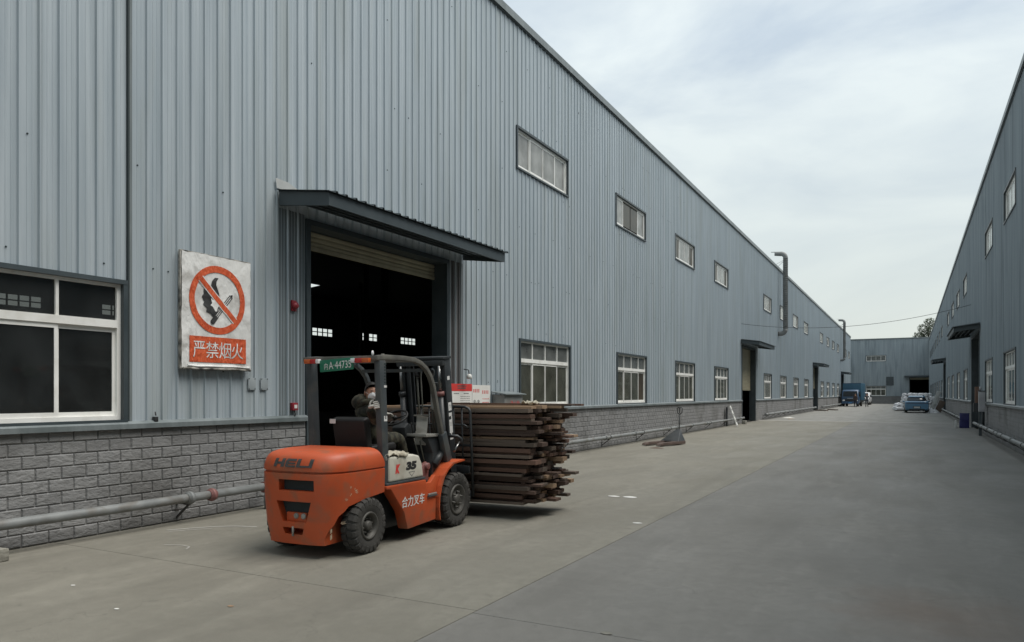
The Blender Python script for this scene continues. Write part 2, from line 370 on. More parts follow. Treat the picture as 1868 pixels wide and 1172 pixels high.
def make_window(kind, w, h, gm, npan=4, dark=None, detail=True):
    """origin: lower corner at the wall plane; +x outward, +y along"""
    f = .05; mb = MB()
    t = .055   # flashing round the opening
    mb.box(-.11, .045, -t, 0, -t * .6, h + t); mb.box(-.11, .045, w, w + t, -t * .6, h + t)
    mb.box(-.11, .048, -t, w + t, h, h + t); mb.box(-.11, .052, -t, w + t, -t * .8, 0)
    wi = mb.build('window', M['trim'], None)
    fr = MB(); X0, X1 = -.075, -.015
    fr.box(X0, X1, 0, f, 0, h); fr.box(X0, X1, w - f, w, 0, h); fr.box(X0, X1 + .004, f, w - f, 0, f); fr.box(X0, X1 + .002, f, w - f, h - f * .8, h)
    pw = w / npan
    if kind == 'lower':
        zt = h * .70; fr.box(X0, X1 + .012, f, w - f, zt - .04, zt + .055)
        for k in range(1, npan): fr.box(X0 + .004, X1 - .004, k * pw - .018, k * pw + .018, zt + .055, h - f * .8)
    fr.build('frame', M['alu'], wi)
    top = h * .70 - .04 if kind == 'lower' else h - f * .8
    for k in range(npan):
        a = max(f, k * pw - .01); b = min(w - f, (k + 1) * pw + .01); xo = -.034 if k in (1, 2) else -.058
        if kind == 'upper_open' and k in (0, npan - 1): xo = -.034
        sa = MB(); q = .042; rail = .055
        sa.box(xo - .012, xo + .012, a, a + q, f, top); sa.box(xo - .012, xo + .012, b - q, b, f, top)
        sa.box(xo - .012, xo + .0125, a + q, b - q, f, f + rail); sa.box(xo - .012, xo + .0125, a + q, b - q, top - rail, top)
        isd = dark and k in dark
        if not (kind == 'upper_open' and isd): sa.build('sash', M['alu'], wi)
        g_ = MB().box(xo - .003, xo + .003, a + q, b - q, f + rail, top - rail); g_.build('pane', (M['glass_dk'] if isd else gm), wi)
        if kind == 'lower':
            g2 = MB().box(-.050, -.044, k * pw + (.018 if k else f), (k + 1) * pw - (.018 if k < npan - 1 else f), h * .70 + .055, h - f * .8)
            g2.build('pane', M['glass_mid'] if gm is not M['glass0'] else M['glass0'], wi)
    for c in [wi] + list(wi.children): c.hide_render = False
    return wi
PROTO = {}
def window(root, s, z, key, first={}):
    if key not in PROTO:
        kind, w, h, gm, npn, dark = WSPEC[key]; PROTO[key] = make_window(kind, w, h, M[gm], npn, dark); o = PROTO[key]
    else: o = copy_tree(PROTO[key])
    o.parent = root; o.location = (0, s, z); return o
WSPEC = {'w0': ('lower', 3.11, 1.68, 'glass0', 4, None), 'low': ('lower', 3.05, 1.66, 'glass', 4, None), 'lowb': ('lower', 3.05, 1.66, 'glass', 4, (3,)),
         'up': ('upper', 3.05, .98, 'glass_up', 4, None), 'up2': ('upper_open', 3.05, .98, 'glass_up', 4, (1, 2)), 'up3': ('upper', 3.05, .98, 'glass_up', 4, (0, 3)),
         'up4': ('upper', 3.05, .98, 'glass_mid', 4, None)}

brick_me = None
def brick_geo(mb, s0, s1, z0, z1, dep=.016, ch=.012):
    vs = [(0, s0, z0), (0, s1, z0), (0, s1, z1), (0, s0, z1), (dep, s0 + ch, z0 + ch), (dep, s1 - ch, z0 + ch), (dep, s1 - ch, z1 - ch), (dep, s0 + ch, z1 - ch)]
    mb.add(vs, [(4, 5, 6, 7), (0, 1, 5, 4), (1, 2, 6, 5), (2, 3, 7, 6), (3, 0, 4, 7)])
def brick_wall(root, base, segs, single, n0=.012, zt=1.29):
    """segs: [(s0,s1)] solid ranges; single: [(s0,s1)] where bricks are objects of their own"""
    global brick_me
    BW, BH, J = .290, .1425, .004
    if brick_me is None:
        mb = MB(); brick_geo(mb, J / 2, BW - J / 2, J / 2, BH - J / 2); brick_me = mb.mesh('brick', M['brick'])
    rest = MB()
    for (a, b) in segs:
        for r in range(9):
            z0 = zt - (r + 1) * BH + .0; off = (BW / 2 if r % 2 else 0); k0 = math.floor((a - off) / BW)
            z0c = max(z0, .0)
            s = k0 * BW + off
            while s < b:
                p, q = max(s, a), min(s + BW, b)
                if q - p > .05:
                    full = abs(q - p - BW) < 1e-4 and z0 >= 0
                    if full and any(u <= p and q <= v for u, v in single):
                        o = link('brick', brick_me, base, (n0 + random.uniform(-.002, .003), p, z0))
                    else:
                        st = len(rest.v); brick_geo(rest, p + J / 2, q - J / 2, z0c + J / 2, z0 + BH - J / 2)
                        d = random.uniform(-.002, .003)
                        rest.v[st:] = [(v[0] + n0 + d, v[1], v[2]) for v in rest.v[st:]]
                s += BW
    if rest.f: tag(rest.build('brick_courses', M['brick'], base), kind='stuff')

def canopy(root, s0, s1, zt=4.84, out=1.06, drop=.15, fh=.19):
    """steel canopy: fascia, sheet roof, purlins"""
    mb = MB(); zo = zt - drop
    mb.add([(out, s0, zo), (out, s1, zo), (out, s1, zo - fh), (out, s0, zo - fh), (out - .05, s0, zo), (out - .05, s1, zo), (out - .05, s1, zo - fh), (out - .05, s0, zo - fh)],
           [(0, 3, 2, 1), (4, 5, 6, 7), (0, 1, 5, 4), (3, 7, 6, 2), (1, 2, 6, 5), (0, 4, 7, 3)])
    for s in (s0, s1):
        q = .05 if s == s0 else -.05
        mb.add([(.045, s, zt), (out - .052, s, zo + drop * .06), (out - .052, s, zo - fh), (.045, s, zt - fh * 1.15), (.045, s + q, zt), (out - .052, s + q, zo + drop * .06), (out - .052, s + q, zo - fh), (.045, s + q, zt - fh * 1.15)],
               [(0, 1, 2, 3), (4, 7, 6, 5), (0, 4, 5, 1), (3, 2, 6, 7)])
    can = mb.build('canopy', M['trim'], root, weld=True)
    sh = MB(); s = s0 - .06; prof = []
    while s < s1 + .08:
        for a, h in ((0, 0), (.15, 0), (.165, .028), (.19, .028), (.205, 0)): prof.append((s + a, h))
        s += .222
    for (a, h), (b, h2) in zip(prof, prof[1:]):
        sh.add([(.045, a, zt + .012 + h), (out + .05, a, zo + .012 + h), (out + .05, b, zo + .012 + h2), (.045, b, zt + .012 + h2)], [(0, 1, 2, 3)])
        sh.add([(.045, a, zt + .004 + h), (out + .05, a, zo + .004 + h), (out + .05, b, zo + .004 + h2), (.045, b, zt + .004 + h2)], [(0, 3, 2, 1)])
        sh.add([(out + .05, a, zo + .004 + h), (out + .05, b, zo + .004 + h2), (out + .05, b, zo + .012 + h2), (out + .05, a, zo + .012 + h)], [(0, 1, 2, 3)])
    sh.build('roof_sheet', M['trim'], can)
    n = 5
    for k in range(n):
        x = .12 + (out - .25) * k / (n - 1); z = zt - drop * x / out - .05
        MB().box(x - .02, x + .02, s0 + .05, s1 - .05, z - .06, z + .03).build('purlin', M['trim'], can)
    return can

def door(root, s0, s1, zh=4.45, shut=4.15, can=True, cs0=None, cs1=None):
    mb = MB(); t = .09
    mb.box(-.34, .05, s0 - t, s0, 0, zh + t); mb.box(-.34, .05, s1, s1 + t, 0, zh + t); mb.box(-.34, .052, s0, s1, zh, zh + t)
    d = mb.build('doorway', M['trim'], root)
    # roller shutter slats
    z = zh; sm = MB()
    while z > shut + .01:
        sm.add([(-.30, s0, z), (-.30, s1, z), (-.275, s1, z - .02), (-.275, s0, z - .02), (-.275, s1, z - .065), (-.275, s0, z - .065), (-.30, s1, z - .085), (-.30, s0, z - .085)],
               [(0, 3, 2, 1), (3, 5, 4, 2), (5, 7, 6, 4)])
        z -= .085
    sm.box(-.31, -.27, s0, s1, z - .07, z)
    sm.build('roller_shutter', M['shutter'], d)
    if can: canopy(root, cs0 if cs0 is not None else s0 - .7, cs1 if cs1 is not None else s1 + .7)
    return d

def warehouse(name, loc, rz, label, mat, s0, s1, lows, ups, doors, eave, depth, single=(), gap=None, back=(), skyl=(), brickon=True, roofon=True, rise=2.1):
    root = empty(name, loc, rz, label, 'warehouse')
    holes = []
    for s, k in lows: w, h = WSPEC[k][1], WSPEC[k][2]; holes.append((s, s + w, CAPZ + .03, CAPZ + .05 + h)); window(root, s, CAPZ + .05, k)
    for s, k in ups: w, h = WSPEC[k][1], WSPEC[k][2]; holes.append((s, s + w, 7.36, 7.36 + h)); window(root, s, 7.36, k)
    segs = []; c = s0
    for (a, b, sh, ca, cb) in doors:
        holes.append((a - .02, b + .02, -1, 4.47)); door(root, a, b, shut=sh, cs0=ca, cs1=cb); segs.append((c, a - .09)); c = b + .09
    segs.append((c, s1))
    sheet_wall(root, mat, s0, s1, CAPZ, eave, [(a, b, max(c_, CAPZ - .1), d) for a, b, c_, d in holes])
    ba = MB()
    for a, b in segs: ba.box(-.25, .012, a, b, 0, CAPZ - .01)
    base = ba.build('base_wall', M['mortar'], root)
    if brickon: brick_wall(root, base, segs, single)
    for a, b in segs:
        MB().add([(-.1, a, CAPZ + .03), (.03, a, CAPZ + .03), (.085, a, CAPZ - .005), (.085, a, CAPZ - .065), (.078, a, CAPZ - .065), (.078, a, CAPZ - .01), (-.1, a, CAPZ - .01),
                  (-.1, b, CAPZ + .03), (.03, b, CAPZ + .03), (.085, b, CAPZ - .005), (.085, b, CAPZ - .065), (.078, b, CAPZ - .065), (.078, b, CAPZ - .01), (-.1, b, CAPZ - .01)],
                 [(0, 7, 8, 1), (1, 8, 9, 2), (2, 9, 10, 3), (3, 10, 11, 4), (4, 11, 12, 5), (5, 12, 13, 6), (0, 1, 2, 3, 4, 5, 6), (7, 13, 12, 11, 10, 9, 8)]).build('sill_flashing', M['trim_l'], root)
    MB().box(-.06, .085, s0, s1, eave - .02, eave + .16).build('eave_trim', M['trim_l'], root)
    MB().box(.030, .05, s0, s1, eave - .05, eave - .021).build('eave_trim', M['trim'], root)
    # inside shell
    if roofon:
        zr = eave + .05; zm = eave + rise; dm = depth / 2
        rf = MB()
        def roofz(n): return zr + (zm - zr) * (1 - abs(-n - dm) / dm)
        ns = [-.06 - (depth - .06) * i / 24 for i in range(25)]; ss = [s0, s1]
        for (a, b, c_, d) in skyl: ss += [c_, d]
        ss = sorted(set(ss)); extra = [q for (a, b, c_, d) in skyl for q in (a, b)]; ns = sorted(set(ns + extra))
        for a, b in zip(ns, ns[1:]):
            for p, q in zip(ss, ss[1:]):
                mn, ms = (a + b) / 2, (p + q) / 2
                if any(u <= mn <= v and c_ <= ms <= d for (u, v, c_, d) in skyl): continue
                rf.add([(a, p, roofz(a)), (b, p, roofz(b)), (b, q, roofz(b)), (a, q, roofz(a))], [(0, 1, 2, 3)])
        rf.build('roof', M['roof'], root)
        bw = MB(); c = s0; zs = 7.3, 8.0
        bw.box(-depth - .1, -depth, s0, s1, 0, zs[0]); bw.box(-depth - .1, -depth, s0, s1, zs[1], eave + .05)
        for (a, b) in back:
            if a > c: bw.box(-depth - .1, -depth, c, a, zs[0], zs[1])
            for q in range(1, 4): bw.box(-depth - .06, -depth, a + (b - a) * q / 4 - .05, a + (b - a) * q / 4 + .05, zs[0], zs[1])
            bw.box(-depth - .05, -depth, a, b, 7.60, 7.68)
            c = b
        bw.box(-depth - .1, -depth, c, s1, zs[0], zs[1])
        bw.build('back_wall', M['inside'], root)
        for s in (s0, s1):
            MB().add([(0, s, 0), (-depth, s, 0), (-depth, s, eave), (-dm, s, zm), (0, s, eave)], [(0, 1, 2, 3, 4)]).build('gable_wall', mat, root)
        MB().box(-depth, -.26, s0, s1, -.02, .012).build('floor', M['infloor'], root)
        MB().add([(-.03, s0, CAPZ), (-.03, s1, CAPZ), (-.03, s1, eave), (-.03, s0, eave)], []).build
    return root

backw = [(18.4 + 6.93 * k, 18.4 + 6.93 * k + 2.8) for k in range(9)]
skl = [(-46.8, -44.6, 48.8, 50.0), (-44.0, -42.0, 48.8, 50.0), (-41.5, -39.8, 48.8, 50.0), (-39.4, -37.6, 48.8, 50.0)]
left = warehouse('warehouse', (-8.65, 0, 0), 0, 'long pale blue-grey corrugated warehouse on the left, with the forklift at its open doorway', M['wall'],
    -12.0, 133.0, [(-4.3, 'low'), (2.72, 'w0'), (16.5, 'low'), (23.5, 'lowb'), (30.48, 'low'), (37.5, 'low'), (51.6, 'low'), (58.65, 'low'), (65.8, 'lowb'), (73.0, 'low'), (87.2, 'low'), (93.9, 'low'), (100.8, 'low'), (107.5, 'low'), (121.0, 'low'), (127.6, 'low')],
    [(16.35, 'up'), (23.4, 'up2'), (30.43, 'up3'), (37.48, 'up3'), (51.5, 'up3'), (58.6, 'up'), (65.5, 'up3'), (72.7, 'up4'), (86.4, 'up4'), (93.6, 'up4'), (100.5, 'up4'), (107.3, 'up4'), (121.0, 'up4'), (127.6, 'up4')],
    [(9.09, 13.12, 4.20, 8.40, 13.80), (44.3, 48.45, 2.05, 43.9, 49.3), (80.0, 84.1, 2.4, 79.6, 85.0), (114.1, 118.2, 3.8, 113.7, 119.0)],
    10.93, 41.35, single=[(4.05, 8.42), (19.6, 24.85)], back=[(a, b) for a, b in backw], skyl=skl)
# dark vertical joint in the cladding beside the near window
MB().box(.0, .034, 5.893, 5.912, CAPZ + .03, 10.9).build('cladding_joint', M['gap'], left)
MB().box(.0, .036, 5.915, 5.95, CAPZ + .03, 10.9).build('cladding_joint', M['trim_l'], left)
# dark steel posts standing inside, seen through the door
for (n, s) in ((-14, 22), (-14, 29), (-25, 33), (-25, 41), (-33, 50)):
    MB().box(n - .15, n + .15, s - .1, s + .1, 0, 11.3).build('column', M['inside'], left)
ry = lambda Y: 143.0 - Y
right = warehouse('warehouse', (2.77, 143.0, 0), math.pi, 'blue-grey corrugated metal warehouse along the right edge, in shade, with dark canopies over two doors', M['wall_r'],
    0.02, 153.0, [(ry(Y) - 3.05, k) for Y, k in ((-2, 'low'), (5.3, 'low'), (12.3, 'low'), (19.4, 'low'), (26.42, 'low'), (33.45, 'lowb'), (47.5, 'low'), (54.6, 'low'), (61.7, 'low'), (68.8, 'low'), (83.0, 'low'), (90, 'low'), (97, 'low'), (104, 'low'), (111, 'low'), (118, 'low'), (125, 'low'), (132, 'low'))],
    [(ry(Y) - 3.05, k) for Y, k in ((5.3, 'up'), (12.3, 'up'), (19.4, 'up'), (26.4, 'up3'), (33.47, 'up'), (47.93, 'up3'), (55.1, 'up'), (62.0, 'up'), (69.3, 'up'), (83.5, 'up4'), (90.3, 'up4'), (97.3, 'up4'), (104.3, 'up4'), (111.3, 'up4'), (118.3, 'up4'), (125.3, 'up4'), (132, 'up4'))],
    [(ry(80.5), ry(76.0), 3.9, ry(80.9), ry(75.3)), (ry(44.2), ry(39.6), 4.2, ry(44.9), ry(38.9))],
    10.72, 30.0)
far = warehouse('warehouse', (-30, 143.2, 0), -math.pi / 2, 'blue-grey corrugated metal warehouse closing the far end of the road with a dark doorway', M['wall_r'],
    0.0, 62.0, [(23.2, 'low')], [(23.2, 'up4')], [(29.9, 32.75, 4.2, 29.1, 32.76)], 11.15, 30.0, brickon=True, rise=.3)
MB().box(.032, .06, 26.3, 27.45, 3.15, 4.65).build('vent_louvre', M['trim'], far)

M['wall_dk'] = pmat('dark_blue_sheet', (0.10, 0.122, 0.13), (0.19, 0.22, 0.232), scale=1.2, stretch=(4, 4, .5), rough=.5)
M['wall_dk2'] = pmat('dark_brown_sheet', (0.085, 0.082, 0.082), (0.15, 0.145, 0.145), scale=1.2, stretch=(4, 4, .5), rough=.5)
sheet_wall(left, M['wall_dk'], 8.44, 8.995, CAPZ + .035, 4.60, [], n0=.006); sheet_wall(left, M['wall_dk2'], 13.22, 13.80, CAPZ + .035, 4.55, [], n0=.006)  # darker sheets laid over the cladding on both sides of the near doorway
# screw heads on the near cladding
def screws():
    mb = MB()
    for k in range(170):
        s = 2.4 + .222 * random.randrange(0, 140) + .09; z = random.choice((2.0, 3.3, 4.6, 5.9, 7.1, 8.7, 10.0)) + random.uniform(-.03, .03)
        if 8.2 < s < 14 and z < 4.7: continue
        if 2.6 < s < 5.95 and z < 3.2: continue
        if s > 16 and (z < 3.3 or 7.2 < z < 8.6): continue
        mb.rev([(0.003, .011), (.012, .011), (.014, .0)], 'x', (0, s, z), 6, False)
    tag(mb.build('screw_head', M['gap'], left), kind='stuff')
screws()

# ================================================================== things fixed to the left wall
def at_wall(s, z): return (-8.62, s, z)
# no-smoking sign -----------------------------------------------------------
def wr(u, v):   # wrinkles of the tarpaulin, metres outward
    return .010 * noise.noise(Vector((u * 4.0, v * 3.0, 1.3))) + .006 * noise.noise(Vector((u * 11, v * 5, 4.1))) + .0035 * noise.noise(Vector((u * 5, v * 22, 7.7)))
M['tarp'] = pmat('white_tarpaulin', (0.62, 0.62, 0.60), (0.80, 0.80, 0.78), scale=3, rough=.45, bump=.8, bscale=9, bstretch=(1, 1.6, .8), dirt=(0.20, 0.18, 0.15), dscale=3.5, damt=.55, coords='obj', bdist=.02)
M['tarp_red'] = pmat('orange_red_print', (0.50, 0.07, 0.025), (0.66, 0.13, 0.045), scale=6, stretch=(1, 4, 1), rough=.4, bump=.9, bscale=14, bstretch=(1, 3, 1), coords='obj', bdist=.02)
M['tarp_blk'] = pmat('black_print', (0.015, 0.015, 0.015), (.05, .05, .05), rough=.5, coords='obj', scale=12)
M['tarp_edge'] = pmat('grubby_sign_edge', (0.05, 0.048, 0.042), (0.38, 0.36, 0.32), scale=9, rough=.8, coords='obj', contrast=.15)
sign = empty('warning_sign', (-8.60, 7.20, 2.835), 0, 'crumpled white no-smoking sign with red ring and red Chinese lettering on the corrugated wall', 'sign')
W2, H2 = .585, .78
b = MB(); NU, NV = 26, 34
def edge_drop(u, v): return 0.0
vs = []
for j in range(NV + 1):
    for i in range(NU + 1):
        u = -W2 + 2 * W2 * i / NU; v = -H2 + 2 * H2 * j / NV
        eu = u; ev = v
        if i in (0, NU): eu += .008 * noise.noise(Vector((v * 7, 0, 3)))
        if j in (0, NV): ev += .016 * noise.noise(Vector((u * 7, 5, 3)))
        vs.append((.055 + wr(u, v), eu, ev))
b.add(vs, [(j * (NU + 1) + i, j * (NU + 1) + i + 1, (j + 1) * (NU + 1) + i + 1, (j + 1) * (NU + 1) + i) for j in range(NV) for i in range(NU)], True)
b.build('tarpaulin', M['tarp'], sign)
fr = MB()
for z in (-H2, H2): fr.box(.0, .046, -W2 - .012, W2 + .012, z - .014, z + .014)
for y in (-W2, W2): fr.box(.0, .044, y - .014, y + .012, -H2, H2)
fr.build('frame', M['tarp_edge'], sign, bevel=.004, bseg=1)
for (z0, z1, ya, yb) in ((-.79, -.745, -.56, .57), (-.755, -.72, -.5, .55)):    # folded, dirty lower hem
    hb = MB(); pth = [(.062 + .01 * noise.noise(Vector((y * 6, z0, 0))), y, z0 + .012 * noise.noise(Vector((y * 5, 9, z1)))) for y in [ya + (yb - ya) * i / 14 for i in range(15)]]
    hb.tube(pth, [.016 + .008 * noise.noise(Vector((i * .9, z0 * 9, 1))) for i in range(15)], 6); hb.build('folded_hem', M['tarp_edge'] if z0 < -.77 else M['tarp'], sign)
def lay(mb, poly_or_faces, off=.006):
    pass
def strip_mesh(name, quads, mat, off=.0065, n=6):
    mb = MB()
    for q in quads:      # q: four corners (u,v)
        vs = []
        for j in range(n + 1):
            for i in range(n + 1):
                a = Vector(q[0]).lerp(Vector(q[1]), i / n); c = Vector(q[3]).lerp(Vector(q[2]), i / n); p = a.lerp(c, j / n)
                vs.append((.055 + off + wr(p.x, p.y), p.x, p.y))
        mb.add(vs, [(j * (n + 1) + i, j * (n + 1) + i + 1, (j + 1) * (n + 1) + i + 1, (j + 1) * (n + 1) + i) for j in range(n) for i in range(n)], True)
    return mb.build(name, mat, sign)
CZ = .175; RO, RI = .478, .385; ring = []
for k in range(56):
    a0, a1 = 2 * math.pi * k / 56, 2 * math.pi * (k + 1) / 56
    ring.append([(RO * math.cos(a0), CZ + RO * math.sin(a0)), (RO * math.cos(a1), CZ + RO * math.sin(a1)), (RI * math.cos(a1), CZ + RI * math.sin(a1)), (RI * math.cos(a0), CZ + RI * math.sin(a0))])
strip_mesh('red_ring', ring, M['tarp_red'], n=2)
def slash(w, off, mat, nm):
    dx, dz = math.cos(R(-43)), math.sin(R(-43)); px, pz = -dz, dx; L = .40
    strip_mesh(nm, [[(-dx * L - px * w, CZ - dz * L - pz * w), (dx * L - px * w, CZ + dz * L - pz * w), (dx * L + px * w, CZ + dz * L + pz * w), (-dx * L + px * w, CZ - dz * L + pz * w)]], mat, off, 24)
slash(.052, .0088, M['tarp'], 'bar_margin'); slash(.037, .0105, M['tarp_red'], 'red_bar')
strip_mesh('red_panel', [[(-.47, -.70), (.49, -.70), (.49, -.345), (-.47, -.345)]], M['tarp_red'], n=26)
def flat_poly(name, polys, mat, off):
    mb = MB()
    for p in polys: mb.add([(0, u, v) for u, v in p], [tuple(range(len(p)))])
    me = mb.mesh(name, mat); bm = bmesh.new(); bm.from_mesh(me); bmesh.ops.triangulate(bm, faces=bm.faces)
    for _ in range(3):
        es = [e for e in bm.edges if e.calc_length() > .04]
        if es: bmesh.ops.subdivide_edges(bm, edges=es, cuts=1); bmesh.ops.triangulate(bm, faces=[f for f in bm.faces if len(f.verts) > 3])
    for v in bm.verts: v.co.x = .055 + off + wr(v.co.y, v.co.z)
    bm.to_mesh(me); bm.free(); link(name, me, sign)
fl = [(-.07, -.16), (-.13, -.10), (-.20, -.08), (-.185, -.03), (-.245, .02), (-.225, .06), (-.265, .13), (-.235, .17), (-.24, .24), (-.20, .225), (-.17, .29), (-.13, .26), (-.10, .36), (-.05, .41), (.01, .41), (-.025, .36), (-.03, .31), (.0, .25), (.02, .20), (.03, .12), (.04, .06), (.02, 0), (-.01, -.05), (-.03, -.10)]
flat_poly('black_flame', [[(u, v + CZ - .10) for u, v in fl]], M['tarp_blk'], .0068)
fi = [(-.05, -.08), (-.09, -.02), (-.13, .0), (-.10, .03), (-.12, .10), (-.08, .07), (-.055, .16), (-.03, .09), (.0, .11), (.0, .05), (.015, .0), (-.01, -.03), (-.025, -.08)]
flat_poly('flame_gap', [[(u, v + CZ - .08) for u, v in fi]], M['tarp'], .0084)
dx, dz = math.cos(R(50)), math.sin(R(50)); px, pz = -dz, dx
def mp_(l, w): return (-.075 + dx * l + px * w, CZ - .285 + dz * l + pz * w)
flat_poly('match_stick', [[mp_(.05, a), mp_(.47, a), mp_(.47, b_), mp_(.05, b_)] for a, b_ in ((-.032, -.020), (-.006, .006), (.020, .032))] + [[mp_(.455, -.032), mp_(.50, -.006), mp_(.50, .006), mp_(.455, .032), mp_(.47, .0)]], M['tarp_blk'], .0072)
flat_poly('match_head', [[mp_(-.02 + .045 * math.cos(a * .5236), .04 * math.sin(a * .5236)) for a in range(12)], [mp_(.0, -.036), mp_(.09, -.036), mp_(.07, -.014), mp_(.09, 0), mp_(.07, .014), mp_(.09, .036), mp_(.0, .036)]], M['tarp_blk'], .0082)
for ci_, ch_ in enumerate('严禁烟火'):
  tx = MB(); put_text(tx, ch_, .225, .205, (.055, -.315 + .215 * ci_, -.525), (0, 1, 0), (0, 0, 1), bold=0)
  me = tx.mesh('sign_lettering', M['tarp']); bm = bmesh.new(); bm.from_mesh(me)
  for _ in range(2):
      es = [e for e in bm.edges if e.calc_length() > .05]
      if es: bmesh.ops.subdivide_edges(bm, edges=es, cuts=1); bmesh.ops.triangulate(bm, faces=[f for f in bm.faces if len(f.verts) > 3])
  for v in bm.verts: v.co.x = .055 + .0105 + wr(v.co.y, v.co.z)
  bm.to_mesh(me); bm.free(); link('sign_lettering', me, sign)

# alarm sounder, call point, hatch plates, patch, little camera
a = empty('alarm_sounder', (-8.62, 8.73, 3.10), 0, 'small red round alarm sounder on the corrugated wall just left of the near doorway', 'alarm')
MB().rev([(0, .0), (0, .055), (.04, .057), (.065, .045), (.075, .0)], 'x', (0, 0, 0), 16).build('dome', M['red'], a); MB().box(-.02, .01, -.05, .05, -.085, .085).build('backplate', M['red'], a, bevel=.006)
a = empty('call_point', (-8.62, 8.72, 1.50), 0, 'small square red fire call point low on the wall left of the near doorway', 'alarm')
MB().box(-.02, .05, -.055, .055, -.06, .06).build('case', M['red'], a, bevel=.008); MB().box(.05, .054, -.03, .03, -.028, .028).build('button', M['white'], a)
MB().tube([(.02, 0, -.06), (.03, .01, -.12), (.02, .0, -.17)], .01, 6).build('cable', M['black'], a)
M['boxgrey0'] = pmat('dull_grey_plate', (.235, .27, .285), (.31, .345, .36), rough=.6)
for k, s in enumerate((7.88, 8.12)):
    o = MB().box(-8.63, -8.617, s - .07, s + .07, 1.76, 1.94).build('hatch_plate', M['boxgrey0'], bevel=.002)
    tag(o, ('left' if k == 0 else 'right') + ' one of two small grey metal plates screwed to the wall below the no-smoking sign', 'plate', 'two metal plates under the sign')
    sc = MB()
    for yy in (-.055, .055):
        for zz in (1.775, 1.925): sc.rev([(-8.617, .009), (-8.613, .008), (-8.612, 0)], 'x', (0, s + yy, zz), 8)
    sc.build('screw', M['gap'], o)
o = empty('cable_entry', (-8.62, 6.27, 1.37), 0, 'tiny black cable entry on the flashing between the near window and the sign', 'socket')
MB().box(-.02, .04, -.025, .025, -.03, .035).build('case', M['black'], o, bevel=.006); MB().tube([(.02, 0, .05), (.01, 0, .10)], .008, 6).build('cable', M['black'], o)
M['sealant'] = pmat('grey_sealant', (.34, .35, .34), (.48, .49, .48), rough=.7)
# patch of sealant above canopy
tag(MB().add([(-8.612, 8.36, 4.88), (-8.612, 9.3, 4.88), (-8.61, 9.25, 4.95), (-8.61, 8.9, 4.93), (-8.61, 8.6, 5.02), (-8.61, 8.34, 5.03)], [(0, 1, 2, 3, 4, 5)]).build('sealant_smear', M['sealant'], left, loc=(8.65, 0, 0)))
# notice boards
def bars(mb, y0, y1, z, h, n, seed, x):
    rnd = random.Random(seed); y = y0
    while y < y1:
        w = rnd.uniform(.012, .04); mb.box(x, x + .002, y, min(y + w, y1), z, z + h); y += w + rnd.uniform(.006, .02)
M['ink'] = pmat('grey_ink', (0.10, 0.10, 0.10), rough=.6); M['redink'] = pmat('red_ink', (0.55, 0.04, 0.035), rough=.5); M['blueink'] = pmat('blue_ink', (0.05, 0.22, 0.45), rough=.5)
M['paper'] = pmat('white_board', (0.62, 0.61, 0.57), (0.72, 0.71, 0.68), rough=.5, scale=2)
nb = empty('notice_board', (-8.62, 13.28, 1.16), 0, 'white notice board with a red heading and fine print, just right of the doorway', 'notice board')
MB().box(0, .02, 0, .84, 0, .76).build('board', M['paper'], nb); MB().box(.02, .022, 0, .84, .60, .76).build('heading', M['redink'], nb)
t = MB(); bars(t, .22, .60, .70, .028, 8, 1, .0221); bars(t, .25, .58, .65, .028, 8, 2, .0221); bars(t, .1, .3, .54, .02, 5, 3, .0201); bars(t, .5, .7, .54, .02, 5, 4, .0201)
for k in range(9): bars(t, .36, .76, .48 - k * .045, .010, 8, 10 + k, .0201)
for k in range(5): bars(t, .08, .26, .30 - k * .05, .012, 5, 30 + k, .0201)
t.build('print', M['ink'], nb)
nb = empty('notice_board', (-8.62, 14.14, 1.12), 0, 'white notice board with red characters and two ring symbols beside the hydrant box', 'notice board')
MB().box(0, .018, 0, .80, 0, .78).build('board', M['paper'], nb)
t = MB()
for k in range(4):
    for (a0, b0) in ((.04 + k * .072, .62), (.43 + k * .078, .59)):
        for q in range(3): t.box(.0182, .0202, a0, a0 + .05, b0 + q * .026, b0 + q * .026 + .012)
        t.box(.0182, .0203, a0 + .018, a0 + .03, b0 - .008, b0 + .072)
bars(t, .44, .74, .46, .014, 6, 51, .0182); bars(t, .44, .74, .38, .014, 6, 52, .0182); bars(t, .05, .14, .16, .02, 6, 53, .0182); bars(t, .22, .32, .16, .02, 6, 54, .0182)
t.build('red_print', M['redink'], nb)
t = MB()
for yc in (.10, .26):
    t.rev([(.0182, .065), (.0205, .065), (.0205, .054), (.0182, .054)], 'x', (0, yc, .38), 20, False); t.box(.0182, .02, yc - .025, yc + .025, .35, .40); t.box(.0182, .0202, yc - .012, yc + .012, .40, .425)
t.build('symbol', M['ink'], nb)
t = MB()
for k in range(4): t.rev([(.0182, .03), (.0203, .03), (.0203, .0)], 'x', (0, .48 + k * .085, .20), 12, False); t.box(.0182, .02, .465 + k * .085, .495 + k * .085, .08, .17)
t.build('blue_symbol', M['blueink'], nb)
